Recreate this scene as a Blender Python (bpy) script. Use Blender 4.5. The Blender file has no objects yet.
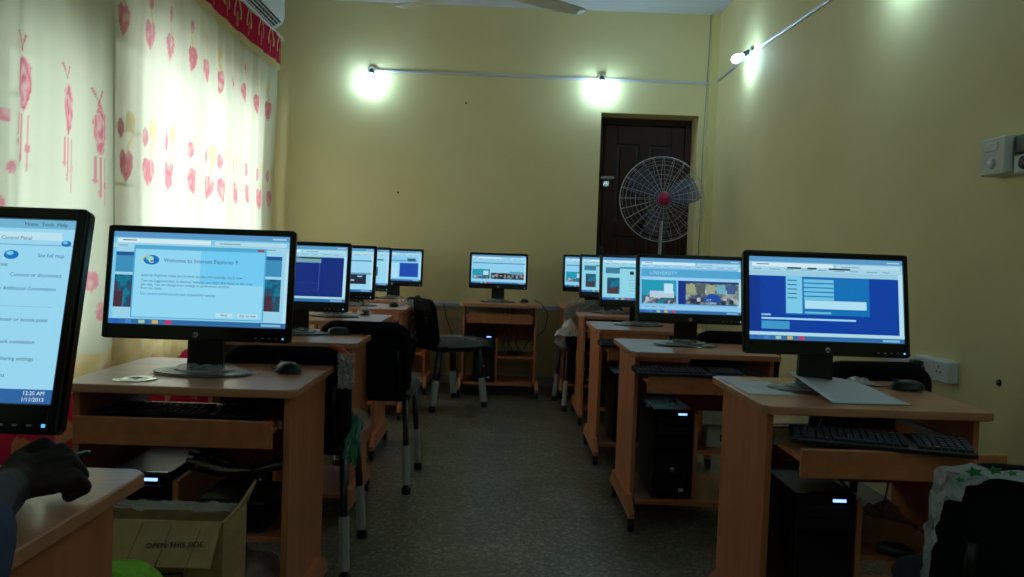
import bpy, bmesh, math, random
from mathutils import Vector, Matrix, noise
C = bpy.context.scene.collection
PI = math.pi
# ---------------------------------------------------------------- camera
YAW, PITCH, ROLL = 0.01354, 0.03855, 0.035
Fv = Vector((math.sin(YAW)*math.cos(PITCH), math.cos(YAW)*math.cos(PITCH), -math.sin(PITCH)))
Rv = Vector((math.cos(YAW), -math.sin(YAW), 0)); Uv = Rv.cross(Fv)
Xc = Rv*math.cos(ROLL) + Uv*math.sin(ROLL); Yc = -Rv*math.sin(ROLL) + Uv*math.cos(ROLL); Zc = -Fv
cd = bpy.data.cameras.new('camera'); cam = bpy.data.objects.new('camera', cd); C.objects.link(cam)
cd.sensor_width = 36; cd.lens = 820/1024*36; cd.clip_start = .02
cam.matrix_world = Matrix(((Xc.x, Yc.x, Zc.x, 0), (Xc.y, Yc.y, Zc.y, 0), (Xc.z, Yc.z, Zc.z, 1.135), (0, 0, 0, 1)))
bpy.context.scene.camera = cam
# ---------------------------------------------------------------- world, exposure
SKY = 4.5
BULB = 132.0
w = bpy.data.worlds.new('world'); bpy.context.scene.world = w; w.use_nodes = True
bg = w.node_tree.nodes['Background']; bg.inputs[0].default_value = (.90, 1.0, .99, 1); bg.inputs[1].default_value = SKY
vs = bpy.context.scene.view_settings
vs.view_transform = 'Standard'; vs.look = 'None'; vs.exposure = 0; vs.gamma = 1; vs.use_curve_mapping = False
cy = bpy.context.scene.cycles
cy.max_bounces = 8; cy.diffuse_bounces = 5; cy.transparent_max_bounces = 12; cy.caustics_reflective = False; cy.caustics_refractive = False
cy.sample_clamp_indirect = 4
RX, LX, BY, FY, H = 1.83, -2.12, 7.25, -1.6, 3.31          # room: right, left, back, front, ceiling
WINS = [(3.25, 4.05, .6, 2.05), (4.5, 6.85, .6, 2.35)]
for (a, b, z0, z1) in WINS:                                   # daylight portals in the two window openings
    l = bpy.data.lights.new('window_daylight', 'AREA'); l.shape = 'RECTANGLE'; l.size = b-a; l.size_y = z1-z0
    l.cycles.is_portal = True
    o = bpy.data.objects.new('window_daylight', l); C.objects.link(o)
    o.location = (LX-.23, (a+b)/2, (z0+z1)/2); o.rotation_euler = (0, -PI/2, 0)   # facing +x
    o.rotation_euler = Matrix(((0, 0, -1), (1, 0, 0), (0, -1, 0))).to_euler()

# ---------------------------------------------------------------- materials
def lin(c):
    return tuple((v/255/12.92 if v/255 <= .04045 else ((v/255+.055)/1.055)**2.4) for v in c)
def mat(name, rgb, rough=.5, metal=0, spec=.5, emit=None, es=1, noise_s=0, rgb2=None, nd=2, contrast=(.35, .65), stretch=None, bump=0, coat=0):
    m = bpy.data.materials.new(name); m.use_nodes = True; nt = m.node_tree; b = nt.nodes['Principled BSDF']
    b.inputs['Base Color'].default_value = (*lin(rgb), 1); b.inputs['Roughness'].default_value = rough
    b.inputs['Metallic'].default_value = metal; b.inputs['Specular IOR Level'].default_value = spec
    b.inputs['Coat Weight'].default_value = coat
    if emit is not None:
        b.inputs['Emission Color'].default_value = (*lin(emit), 1); b.inputs['Emission Strength'].default_value = es
    if noise_s:
        tc = nt.nodes.new('ShaderNodeTexCoord'); mp = nt.nodes.new('ShaderNodeMapping'); n = nt.nodes.new('ShaderNodeTexNoise')
        n.inputs['Scale'].default_value = noise_s; n.inputs['Detail'].default_value = nd
        if stretch: mp.inputs['Scale'].default_value = stretch
        r = nt.nodes.new('ShaderNodeValToRGB'); r.color_ramp.elements[0].position, r.color_ramp.elements[1].position = contrast
        r.color_ramp.elements[0].color = (*lin(rgb), 1); r.color_ramp.elements[1].color = (*lin(rgb2 or rgb), 1)
        nt.links.new(tc.outputs['Object'], mp.inputs[0]); nt.links.new(mp.outputs[0], n.inputs['Vector'])
        nt.links.new(n.outputs[0], r.inputs[0]); nt.links.new(r.outputs[0], b.inputs['Base Color'])
        if bump:
            bp = nt.nodes.new('ShaderNodeBump'); bp.inputs['Strength'].default_value = bump; bp.inputs['Distance'].default_value = .01
            nt.links.new(n.outputs[0], bp.inputs['Height']); nt.links.new(bp.outputs[0], b.inputs['Normal'])
    return m
WALL = mat('wall_paint', (220, 206, 154), .75, spec=.25, noise_s=1.6, rgb2=(226, 212, 162), nd=5, bump=.04)
PIL = mat('pilaster_paint', (214, 202, 140), .7, spec=.25)
CEIL = mat('ceiling_paint', (205, 205, 212), .8, noise_s=2, rgb2=(196, 196, 206))
WOOD = mat('beech_laminate', (182, 109, 70), .38, noise_s=26, rgb2=(198, 122, 82), nd=4, stretch=(1, .08, 1))
WOODV = mat('beech_laminate_panel', (182, 109, 70), .42, noise_s=26, rgb2=(198, 122, 82), nd=4, stretch=(1, 1, .08))
TOPW = mat('beech_desktop', (184, 128, 95), .3, noise_s=22, rgb2=(206, 144, 108), nd=4, stretch=(.08, 1, 1))
BLK = mat('black_plastic', (14, 14, 16), .35)
BLKG = mat('black_gloss', (8, 8, 10), .16, spec=.5)
DGR = mat('dark_grey_plastic', (44, 46, 50), .45)
TWR = mat('tower_casing', (34, 36, 40), .38)
FAB = mat('black_fabric', (9, 9, 11), .85, spec=.2, noise_s=200, rgb2=(15, 15, 18))
MTL = mat('black_metal_tube', (12, 12, 13), .35, metal=.3)
GRM = mat('grey_metal', (150, 152, 155), .4, metal=.8)
SIL = mat('chrome', (200, 200, 205), .18, metal=1)
WHT = mat('white_plastic', (205, 208, 208), .4)
WHT2 = mat('pvc_conduit', (196, 196, 214), .45)
OFFW = mat('aged_white_plastic', (206, 206, 194), .5)
PAPER = mat('paper', (222, 224, 232), .7)
DOOR = mat('dark_door_wood', (46, 20, 15), .55, spec=.25, noise_s=10, rgb2=(56, 26, 19), nd=4, stretch=(1, 1, .1))
DOORD = mat('dark_door_groove', (18, 9, 8), .5)
CARD = mat('cardboard', (182, 150, 104), .85, noise_s=30, rgb2=(170, 138, 94), stretch=(1, .2, 1))
INK = mat('ink', (34, 26, 22), .8)
GREENC = mat('lime_fabric', (130, 190, 30), .8, noise_s=60, rgb2=(112, 172, 24))
SKIN = mat('dark_skin', (36, 22, 18), .65, spec=.3, noise_s=30, rgb2=(28, 17, 14))
BLUEC = mat('navy_sleeve', (28, 44, 78), .85)
JEAN = mat('dark_trousers', (24, 25, 32), .85)
HAIR = mat('black_hair', (10, 8, 8), .9)
REDF = mat('red_trim', (150, 20, 50), .5)
SKIRT = mat('skirting_cement', (170, 165, 150), .7)
BULBM = mat('lit_bulb', (255, 255, 255), .4, emit=(182, 230, 255), es=BULB)
LED = mat('power_led', (120, 150, 255), .4, emit=(120, 150, 255), es=3.0)
LEDW = mat('small_led', (200, 220, 255), .4, emit=(90, 190, 255), es=.9)
DISC = mat('disc_face', (190, 196, 176), .12, metal=.75)
ORG = mat('orange_print', (200, 84, 40), .6)
GRNP = mat('green_print', (30, 130, 70), .6)

FLOOR = bpy.data.materials.new('terrazzo_floor'); FLOOR.use_nodes = True
nt = FLOOR.node_tree; b = nt.nodes['Principled BSDF']; tc = nt.nodes.new('ShaderNodeTexCoord')
v = nt.nodes.new('ShaderNodeTexVoronoi'); v.inputs['Scale'].default_value = 80
r = nt.nodes.new('ShaderNodeValToRGB'); cr = r.color_ramp
cr.elements[0].position = 0; cr.elements[0].color = (*lin((72, 68, 56)), 1); cr.elements[1].position = 1; cr.elements[1].color = (*lin((158, 154, 136)), 1)
e = cr.elements.new(.55); e.color = (*lin((104, 100, 84)), 1)
n = nt.nodes.new('ShaderNodeTexNoise'); n.inputs['Scale'].default_value = 3; n.inputs['Detail'].default_value = 6
r2 = nt.nodes.new('ShaderNodeValToRGB'); r2.color_ramp.elements[0].color = (.62, .62, .6, 1); r2.color_ramp.elements[0].position = .35; r2.color_ramp.elements[1].position = .65
mx = nt.nodes.new('ShaderNodeMix'); mx.data_type = 'RGBA'; mx.blend_type = 'MULTIPLY'; mx.inputs[0].default_value = 1
nt.links.new(tc.outputs['Object'], v.inputs['Vector']); nt.links.new(tc.outputs['Object'], n.inputs['Vector'])
nt.links.new(v.outputs['Color'], r.inputs[0]); nt.links.new(n.outputs[0], r2.inputs[0])
nt.links.new(r.outputs[0], mx.inputs[6]); nt.links.new(r2.outputs[0], mx.inputs[7]); nt.links.new(mx.outputs[2], b.inputs['Base Color'])
b.inputs['Roughness'].default_value = .36

def film(name, rgb=(225, 230, 235), t=.62, rough=.22):
    m = bpy.data.materials.new(name); m.use_nodes = True; nt = m.node_tree; b = nt.nodes['Principled BSDF']
    b.inputs['Base Color'].default_value = (*lin(rgb), 1); b.inputs['Roughness'].default_value = rough
    tr = nt.nodes.new('ShaderNodeBsdfTransparent'); mx = nt.nodes.new('ShaderNodeMixShader'); mx.inputs[0].default_value = 1-t
    nt.links.new(tr.outputs[0], mx.inputs[1]); nt.links.new(b.outputs[0], mx.inputs[2]); nt.links.new(mx.outputs[0], nt.nodes['Material Output'].inputs[0])
    return m
FILM = film('clear_plastic_film', t=.68, rough=.14)
FILMW = film('milky_plastic_film', (205, 210, 215), .35, .3)
FILMS = film('thin_seat_film', (220, 226, 232), .86, .12)
GLASS = film('window_glass', (235, 245, 245), .93, .03)
_em = {}
def E(rgb, s=1.0):                                             # lit pixels of a monitor
    k = (rgb, s)
    if k not in _em and isinstance(rgb[0], tuple):
        m = bpy.data.materials.new('screen_photo'); m.use_nodes = True; nt = m.node_tree; b = nt.nodes['Principled BSDF']
        tc = nt.nodes.new('ShaderNodeTexCoord'); n = nt.nodes.new('ShaderNodeTexNoise'); n.inputs['Scale'].default_value = 34; n.inputs['Detail'].default_value = 2
        r_ = nt.nodes.new('ShaderNodeValToRGB'); c_ = r_.color_ramp; c_.elements[0].position = .30; c_.elements[1].position = .72
        c_.elements[0].color = (*lin(rgb[0]), 1); c_.elements[1].color = (*lin(rgb[-1]), 1)
        for i_, q in enumerate(rgb[1:-1]): e_ = c_.elements.new(.42+.12*i_); e_.color = (*lin(q), 1)
        nt.links.new(tc.outputs['Object'], n.inputs['Vector']); nt.links.new(n.outputs[0], r_.inputs[0]); nt.links.new(r_.outputs[0], b.inputs['Emission Color'])
        b.inputs['Base Color'].default_value = (.01, .01, .012, 1); b.inputs['Emission Strength'].default_value = s; _em[k] = m
    if k not in _em:
        m = bpy.data.materials.new('screen_pixels'); m.use_nodes = True; b = m.node_tree.nodes['Principled BSDF']
        b.inputs['Base Color'].default_value = (.01, .01, .012, 1); b.inputs['Roughness'].default_value = .35
        b.inputs['Emission Color'].default_value = (*lin(rgb), 1); b.inputs['Emission Strength'].default_value = s
        _em[k] = m
    return _em[k]

# ---------------------------------------------------------------- mesh helpers
class MB:
    def __init__(s): s.bm = bmesh.new(); s.mats = []
    def mi(s, m):
        if m not in s.mats: s.mats.append(m)
        return s.mats.index(m)
    def _fin(s, verts, m, M=None):
        if M is not None: bmesh.ops.transform(s.bm, matrix=M, verts=verts)
        i = s.mi(m); fs = set()
        for v_ in verts:
            for f in v_.link_faces: fs.add(f)
        for f in fs: f.material_index = i
        return fs
    def box(s, x0, x1, y0, y1, z0, z1, m, bev=0, M=None, seg=1):
        r = bmesh.ops.create_cube(s.bm, size=1); vs_ = r['verts']
        bmesh.ops.transform(s.bm, matrix=Matrix.Translation(((x0+x1)/2, (y0+y1)/2, (z0+z1)/2)) @ Matrix.Diagonal((x1-x0, y1-y0, z1-z0, 1)), verts=vs_)
        if bev:
            es = {e_ for v_ in vs_ for e_ in v_.link_edges}
            r = bmesh.ops.bevel(s.bm, geom=list(es), offset=bev, segments=seg, affect='EDGES', profile=.5)
            vs_ = [v_ for v_ in r['verts']]; 
            fs = r['faces']; vs_ = list({v_ for f in fs for v_ in f.verts} | set(v_ for v_ in vs_ if v_.is_valid))
        s._fin(vs_, m, M); return s
    def poly(s, pts, m, z0=None, z1=None, M=None, axis='z'):          # prism of a closed outline (or flat face)
        def V3(p, h): return {'z': (p[0], p[1], h), 'y': (p[0], h, p[1]), 'x': (h, p[0], p[1])}[axis]
        lo = [s.bm.verts.new(V3(p, z0)) for p in pts]; vs_ = list(lo)
        if z1 is None: s.bm.faces.new(lo)
        else:
            hi = [s.bm.verts.new(V3(p, z1)) for p in pts]; vs_ += hi
            s.bm.faces.new(lo[::-1]); s.bm.faces.new(hi)
            for i in range(len(pts)):
                j = (i+1) % len(pts); s.bm.faces.new((lo[i], lo[j], hi[j], hi[i]))
        s._fin(vs_, m, M); return s
    def lathe(s, prof, m, n=20, M=None):                               # prof: (radius, z)
        rings = []; vs_ = []
        for (rr, z) in prof:
            if rr < 1e-6: ring = [s.bm.verts.new((0, 0, z))]
            else: ring = [s.bm.verts.new((rr*math.cos(2*PI*k/n), rr*math.sin(2*PI*k/n), z)) for k in range(n)]
            rings.append(ring); vs_ += ring
        for a, b_ in zip(rings, rings[1:]):
            for k in range(n):
                k2 = (k+1) % n
                if len(a) == 1 and len(b_) == 1: continue
                if len(a) == 1: s.bm.faces.new((a[0], b_[k2], b_[k]))
                elif len(b_) == 1: s.bm.faces.new((a[k], a[k2], b_[0]))
                else: s.bm.faces.new((a[k], a[k2], b_[k2], b_[k]))
        for f in s._fin(vs_, m, M): f.smooth = True
        return s
    def tube(s, pts, rad, m, n=8, M=None, cap=True, flat=None):
        pts = [Vector(p) for p in pts]; rings = []; vs_ = []
        rads = rad if isinstance(rad, (list, tuple)) else [rad]*len(pts)
        up = None
        for i, p in enumerate(pts):
            t = (pts[min(i+1, len(pts)-1)] - pts[max(i-1, 0)]).normalized()
            if up is None: up = Vector((0, 0, 1)) if abs(t.z) < .9 else Vector((1, 0, 0))
            a = t.cross(up).normalized(); b_ = a.cross(t).normalized(); up = b_
            fl = flat or (1, 1)
            ring = [s.bm.verts.new(p + a*rads[i]*fl[0]*math.cos(2*PI*k/n) + b_*rads[i]*fl[1]*math.sin(2*PI*k/n)) for k in range(n)]
            rings.append(ring); vs_ += ring
        for a, b_ in zip(rings, rings[1:]):
            for k in range(n):
                k2 = (k+1) % n; s.bm.faces.new((a[k], a[k2], b_[k2], b_[k]))
        if cap: s.bm.faces.new(rings[0][::-1]); s.bm.faces.new(rings[-1])
        for f in s._fin(vs_, m, M): f.smooth = len(f.verts) == 4
        return s
    def grid(s, fn, nu, nv, m, smooth=True, M=None, col=None):         # fn(u, v) -> point
        vv = [[s.bm.verts.new(fn(i/nu, j/nv)) for j in range(nv+1)] for i in range(nu+1)]
        vs_ = [q for r_ in vv for q in r_]
        for i in range(nu):
            for j in range(nv): s.bm.faces.new((vv[i][j], vv[i+1][j], vv[i+1][j+1], vv[i][j+1]))
        for f in s._fin(vs_, m, M): f.smooth = smooth
        return s
    def text(s, st, size, m, M, align='LEFT', ext=0):
        cu = bpy.data.curves.new('t', 'FONT'); cu.body = st; cu.size = size; cu.align_x = align; cu.extrude = ext; cu.resolution_u = 2
        ob = bpy.data.objects.new('t', cu); C.objects.link(ob)
        me = bpy.data.meshes.new_from_object(ob.evaluated_get(bpy.context.evaluated_depsgraph_get()))
        n0 = len(s.bm.verts); s.bm.from_mesh(me); s.bm.verts.ensure_lookup_table()
        s._fin(s.bm.verts[n0:], m, M)
        bpy.data.objects.remove(ob); bpy.data.curves.remove(cu); bpy.data.meshes.remove(me); return s
    def build(s, name, parent=None, recalc=True):
        if recalc: bmesh.ops.recalc_face_normals(s.bm, faces=s.bm.faces)
        me = bpy.data.meshes.new(name); s.bm.to_mesh(me); s.bm.free()
        for m in s.mats: me.materials.append(m)
        o = bpy.data.objects.new(name, me); C.objects.link(o)
        if parent: o.parent = parent
        return o
def tag(o, label=None, cat=None, group=None, kind=None):
    if label: o['label'] = label
    if cat: o['category'] = cat
    if group: o['group'] = group
    if kind: o['kind'] = kind
    return o
def thing(name, label, cat, loc=(0, 0, 0), rz=0, group=None):
    o = bpy.data.objects.new(name, None); C.objects.link(o); o.empty_display_size = .1
    o.location = loc; o.rotation_euler = (0, 0, rz); return tag(o, label, cat, group)
def struct(name, mb): return tag(mb.build(name), kind='structure')
def dup(root, loc, rz=0, label=None, group=None):
    r_ = root.copy(); C.objects.link(r_); r_.location = loc; r_.rotation_euler = (0, 0, rz)
    if label: r_['label'] = label
    if group: r_['group'] = group
    for ch in list(root.children):
        c = ch.copy(); C.objects.link(c); c.parent = r_
        for g in list(ch.children):
            d = g.copy(); C.objects.link(d); d.parent = c
    return r_
def T(*a): return Matrix.Translation(a)
def Rm(ang, ax): return Matrix.Rotation(ang, 4, ax)
def rrect(w_, h_, r_, n=5, cx=0, cy=0):
    out = []
    for (sx, sy, a0) in ((1, 1, 0), (-1, 1, PI/2), (-1, -1, PI), (1, -1, 1.5*PI)):
        for k in range(n+1):
            a = a0 + PI/2*k/n; out.append((cx+sx*(w_/2-r_)+r_*math.cos(a), cy+sy*(h_/2-r_)+r_*math.sin(a)))
    return out

# ---------------------------------------------------------------- room shell
struct('floor', MB().box(LX-.2, RX+.2, FY-.2, BY+.35, -.1, 0, FLOOR))
struct('ceiling', MB().box(LX-.2, RX+.2, FY-.2, BY+.35, H, H+.1, CEIL))
struct('wall_right', MB().box(RX, RX+.2, FY-.2, BY+.35, 0, H, WALL))
struct('wall_front', MB().box(LX, RX, FY-.2, FY, 0, H, WALL))
DX0, DX1, DZ = .83, 1.69, 2.43
m_ = MB()
m_.box(LX-.2, DX0, BY, BY+.35, 0, H, WALL); m_.box(DX1, RX, BY, BY+.35, 0, H, WALL); m_.box(DX0, DX1, BY, BY+.35, DZ, H, WALL); m_.box(DX0, DX1, BY+.33, BY+.37, 0, DZ, WALL)  # last box: unseen backing added behind the door to block sky light
struct('wall_back', m_)
m_ = MB(); y = FY
for (a, b_, z0, z1) in WINS:
    m_.box(LX-.2, LX, y, a, 0, H, WALL); m_.box(LX-.2, LX, a, b_, 0, z0, WALL); m_.box(LX-.2, LX, a, b_, z1, H, WALL); y = b_
m_.box(LX-.2, LX, y, BY, 0, H, WALL)
struct('wall_left', m_)
struct('trim_1', MB().box(1.765, RX, 7.19, BY, 0, H, PIL))                      # narrow pilaster in the corner
struct('baseboard_back', MB().box(LX, DX0, BY-.012, BY, 0, .085, SKIRT, .003))
struct('baseboard_right', MB().box(RX-.012, RX, FY, BY-.06, 0, .085, SKIRT, .003))
# windows: frame, mullions, burglar bars, glass
for k, (a, b_, z0, z1) in enumerate(WINS):
    fr = MB(); x0, x1 = LX-.13, LX-.08
    for (p, q, r0, r1) in ((a, b_, z0, z0+.05), (a, b_, z1-.05, z1), (a, a+.05, z0+.05, z1-.05), (b_-.05, b_, z0+.05, z1-.05)):
        fr.box(x0, x1, p, q, r0, r1, DGR)
    nn = 3 if k else 2
    for i in range(1, nn): yy = a+(b_-a)*i/nn; fr.box(x0, x1, yy-.03, yy+.03, z0+.05, z1-.05, DGR)
    fo = struct('window_%d' % (k+1), fr)
    br = MB()
    for i in range(4): zz = z0+.25+i*.31; br.tube([(LX-.05, a, zz), (LX-.05, b_, zz)], .011, DGR)
    o = br.build('burglar_bars', fo)
    o = MB().box(LX-.107, LX-.103, a+.05, b_-.05, z0+.05, z1-.05, GLASS).build('glass_pane', fo)
# door: dark panelled leaf set back in the opening
d = MB(); dy = BY+.27
d.box(DX0+.001, DX0+.06, dy-.02, dy+.05, 0, DZ-.06, DOOR, .004); d.box(DX1-.06, DX1-.001, dy-.02, dy+.05, 0, DZ-.06, DOOR, .004)
d.box(DX0+.001, DX1-.001, dy-.02, dy+.05, DZ-.06, DZ-.001, DOOR, .004)
door = struct('door_1', d)
lf = MB(); lx0, lx1 = DX0+.065, DX1-.065
lf.box(lx0, lx1, dy, dy+.04, .01, DZ-.065, DOORD)
for (p, q, r0, r1) in ((lx0, lx0+.12, .01, DZ-.07), (lx1-.12, lx1, .01, DZ-.07), (lx0+.12, lx1-.12, DZ-.24, DZ-.07), (lx0+.12, lx1-.12, 1.36, 1.5),
                      (lx0+.12, lx1-.12, 1.02, 1.14), (lx0+.12, lx1-.12, .01, .25), ((lx0+lx1)/2-.05, (lx0+lx1)/2+.05, .25, 2.2)):
    lf.box(p, q, dy-.018, dy+.002, r0, r1, DOOR, .004)
hw = (lx1-lx0-.34)/2
for i in range(2):
    xa = lx0+.12+i*(hw+.10)
    for (r0, r1) in ((.27, 1.0), (1.16, 1.34), (1.52, DZ-.26)):
        lf.box(xa+.025, xa+hw-.025, dy-.012, dy+.004, r0, r1, DOOR, .008)
lf.build('door_leaf', door)
hp = MB(); hp.box(lx0-.02, lx0+.10, dy-.03, dy-.018, 1.875, 1.90, GRM, .002); hp.box(lx0-.01, lx0+.03, dy-.03, dy-.018, 1.20, 1.26, DGR, .003)
hp.build('hasp', door)
pl = thing('padlock', 'small silver padlock hanging from the hasp of the dark door', 'padlock', (lx0+.028, dy-.042, 1.80))
MB().box(-.03, .03, -.012, .012, 0, .055, SIL, .006).build('lock_body', pl)
MB().tube([(-.018, 0, .05), (-.018, 0, .075), (-.01, 0, .088), (0, 0, .092), (.01, 0, .088), (.018, 0, .075), (.018, 0, .05)], .004, SIL).build('shackle', pl)
for (x, z, l) in ((-.36, 2.46, 'tiny dark nail in the back wall under the conduit'), (-.93, 1.66, 'tiny dark nail in the back wall left of the lone monitor')):
    n_ = MB().tube([(x, BY, z), (x, BY-.02, z+.004)], .004, DGR, 6).lathe([(0, 0), (.009, 0), (.009, .003), (0, .003)], DGR, 10, M=T(x, BY-.019, z+.004) @ Rm(PI/2, 'X')); tag(n_.build('nail'), l, 'nail')
tag(MB().lathe([(0, 0), (.014, 0), (.010, .008), (0, .010)], DGR, 12, M=T(RX, 2.955, .738) @ Rm(-PI/2, 'Y')).build('wall_plug'), 'small dark plug in the right wall to the right of the double socket', 'wall plug')

# ---------------------------------------------------------------- curtains
CUR = bpy.data.materials.new('sheer_curtain'); CUR.use_nodes = True
nt = CUR.node_tree; nt.nodes.remove(nt.nodes['Principled BSDF'])
at = nt.nodes.new('ShaderNodeVertexColor'); at.layer_name = 'dye'
df = nt.nodes.new('ShaderNodeBsdfDiffuse'); tl = nt.nodes.new('ShaderNodeBsdfTranslucent'); tr = nt.nodes.new('ShaderNodeBsdfTransparent')
m1 = nt.nodes.new('ShaderNodeMixShader'); m1.inputs[0].default_value = .55
m2 = nt.nodes.new('ShaderNodeMixShader'); mp = nt.nodes.new('ShaderNodeMath'); mp.operation = 'MULTIPLY_ADD'
mp.inputs[1].default_value = .10; mp.inputs[2].default_value = .90      # alpha of the dye = how closed the weave is
nt.links.new(at.outputs['Alpha'], mp.inputs[0])
for s_ in (df, tl, tr): nt.links.new(at.outputs['Color'], s_.inputs['Color'])
nt.links.new(df.outputs[0], m1.inputs[1]); nt.links.new(tl.outputs[0], m1.inputs[2])
nt.links.new(mp.outputs[0], m2.inputs[0]); nt.links.new(tr.outputs[0], m2.inputs[1]); nt.links.new(m1.outputs[0], m2.inputs[2])
nt.links.new(m2.outputs[0], nt.nodes['Material Output'].inputs[0])
def heart(u, v):                       # <0 inside, u,v about -1..1
    v = v*1.15+.12; u = abs(u)*1.15
    return (u*u+v*v-1)**3 - u*u*v*v*v
IV = (222, 224, 206); PK = (216, 128, 146); PK2 = (206, 104, 118); GD = (220, 200, 140); RD = (198, 44, 78); CRM = (226, 214, 170)
def mixc(a, b_, t): return tuple(a[i]*(1-t)+b_[i]*t for i in range(3))
def curtain(name, y0, y1, z0, z1, xb, dye, seed, amp=.02, step=.010, label='', cat='curtain', parent=None):
    nu, nv = int((y1-y0)/step), int((z1-z0)/step)
    rnd = random.Random(seed); ph = [rnd.uniform(0, 6) for _ in range(4)]
    def fold(y, z):
        k = .55+.45*math.sin(y*1.7+ph[3])
        return amp*(.7*math.sin(y*38+ph[0]+.8*math.sin(y*5.1+ph[1]))*k + .5*math.sin(y*17+ph[2])) * (1-.25*(z-z0)/(z1-z0)) + .012*math.sin(z*2+y*3)
    mb = MB(); cols = []
    for i in range(nu+1):
        for j in range(nv+1):
            yy, zz = y0+(y1-y0)*i/nu, z0+(z1-z0)*j/nv
            c, a = dye(yy, zz); 
            if a == 1 and zz > .66 and zz < 2.6: c = mixc(c, IV, min(.8, .12+.9*abs(noise.noise(Vector((yy*22, zz*14, seed))))))
            cols.append((*[q*1.0 for q in lin(c)], a))
    mb.grid(lambda u, v_: (xb+fold(y0+(y1-y0)*u, z0+(z1-z0)*v_), y0+(y1-y0)*u, z0+(z1-z0)*v_), nu, nv, CUR)
    o = mb.build(name, parent, recalc=False)
    ca = o.data.color_attributes.new('dye', 'FLOAT_COLOR', 'POINT')
    ca.data.foreach_set('color', [q for c in cols for q in c])
    if label: tag(o, label, cat)
    return o
rnd = random.Random(5)
def place(y0, y1, stepm, jit): 
    out = []; y = y0
    while y < y1: out.append((y+rnd.uniform(-jit, jit), rnd.random(), rnd.random())); y += stepm
    return out
UP = place(4.33, 7.0, .285, .03); LO = place(4.34, 7.05, .30, .03)
def bottom_band(y, z, c, a):
    n_ = noise.noise(Vector((y*6, z*6, 2)))
    e_ = .62+.03*math.sin(y*9)
    if z < e_:
        c = mixc(CRM, GD, .5+.5*math.sin(y*26+math.sin(z*40)*1.5)*.8) if n_ > -.25 else mixc(CRM, PK, .5); a = 1
    if z < .42+.06*math.sin(y*5): c = RD if n_ < .33 else (206, 150, 110); a = 1
    return c, a
def dye_far(y, z):
    c, a = IV, .6
    t = .5+.5*noise.noise(Vector((y*1.5, z*.6, 0)))
    c = mixc(c, (210, 218, 196), t*.5)
    for (cy_, r1, r2) in UP:
        if abs(y-cy_) > .14: continue
        zb = 2.27+.03*r1
        if heart((y-cy_)/.062, (z-zb)/.085) < 0: c = mixc(PK2, PK, r2); a = 1
        elif ((y-cy_)/.03)**2+((z-zb-.20)/.045)**2 < 1: c = PK if r1 > .4 else GD; a = 1
        elif abs(y-cy_-.02*math.sin((z-zb)*25)) < .012 and .07 < z-zb < .17: c = GD; a = .9
    for (cy_, r1, r2) in LO:
        if abs(y-cy_) > .2: continue
        zb = 1.52+.02*r1; w_ = .06+.03*r2
        if heart((y-cy_)/w_, (z-zb)/.088) < 0: c = mixc(PK, (226, 110, 120), .5+.5*math.sin(heart((y-cy_)/w_, (z-zb)/.088)*9)); a = 1
        elif ((y-cy_+.05)/.036)**2+((z-zb-.20)/.052)**2 < 1: c = PK; a = 1
        elif ((y-cy_-.045)/.042)**2+((z-zb-.235-.03*r2)/.055)**2 < 1: c = mixc(GD, CRM, .3); a = 1
        elif abs(y-cy_-.045-.02*math.sin(z*30)) < .010 and .09 < z-zb < .2: c = mixc(GD, IV, .3)
    for (cy_, r1, r2) in LO[1::3]:
        if ((y-cy_)/.05)**2+((z-.98-.15*r1)/.06)**2 < 1: c = (230, 120, 130); a = 1
    return bottom_band(y, z, c, a)
FL = [(2.75, 1.80), (3.07, 1.78), (3.37, 1.77), (3.70, 1.72), (4.00, 1.67)]
def dye_near(y, z):
    c, a = (220, 224, 204), .6
    t = .5+.5*noise.noise(Vector((y*3, z*.5, 4))); c = mixc(c, (196, 210, 186), t*.6)
    for k, (fy, fz) in enumerate(FL):
        if abs(y-fy) > .15: continue
        u, v_ = (y-fy)/.055, (z-fz)/.115
        if u*u*(1-.35*v_)+v_*v_ < 1+.35*noise.noise(Vector((y*30, z*22, 5))): c = mixc((206, 92, 116), (226, 170, 176), .5+.5*math.sin(8*(u*u+v_*v_)+6*noise.noise(Vector((y*20, z*16, 3))))); a = 1
        elif fz+.13 < z < fz+.20 and (abs(y-fy+.02-(z-fz-.13)*.6) < .007 or abs(y-fy+.01+(z-fz-.13)*.9) < .007): c = PK
        elif fz-.36 < z < fz-.12:
            for i, dy_ in enumerate((-.045, -.005, .04)):
                if abs(y-fy-dy_) < .006 and z > fz-.22-.07*i: c = mixc(PK, IV, .25)
            for i, (dy_, dz_) in enumerate(((-.045, -.24), (-.01, -.30), (.04, -.26))):
                if ((y-fy-dy_)/.016)**2+((z-fz-dz_)/.02)**2 < 1: c = PK; a = 1
    for (fy, fz, s_) in ((3.24, 1.62, .03), (3.28, 1.42, .028), (3.22, 1.28, .034), (3.94, .95, .05), (3.72, .78, .06), (4.02, .80, .05)):
        if ((y-fy)/s_)**2+((z-fz)/s_)**2 < 1: c = PK; a = 1
    return bottom_band(y, z, c, a)
curtain('curtain', 2.25, 4.19, .06, 2.93, -1.965, dye_near, 3, amp=.022, label='pale sheer curtain with pink lotus sprigs, the panel nearest the camera')
curtain('curtain', 4.15, 7.10, .06, 2.93, -1.99, dye_far, 8, label='sheer ivory curtain printed with rows of pink hearts, under the red valance')
def dye_val(y, z):
    if z < 2.70: return (GD if (int(y*60)+int(z*80)) % 2 else CRM), 1
    c = RD; q = (y*3.9) % 1-.5
    if abs(abs(q)-.12-.10*math.sin((z-2.76)*22)) < .045 and 2.80 < z < 2.94: c = GD
    if abs(q) < .04 and 2.73 < z < 2.84: c = mixc(GD, RD, .35)
    return c, 1
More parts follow.
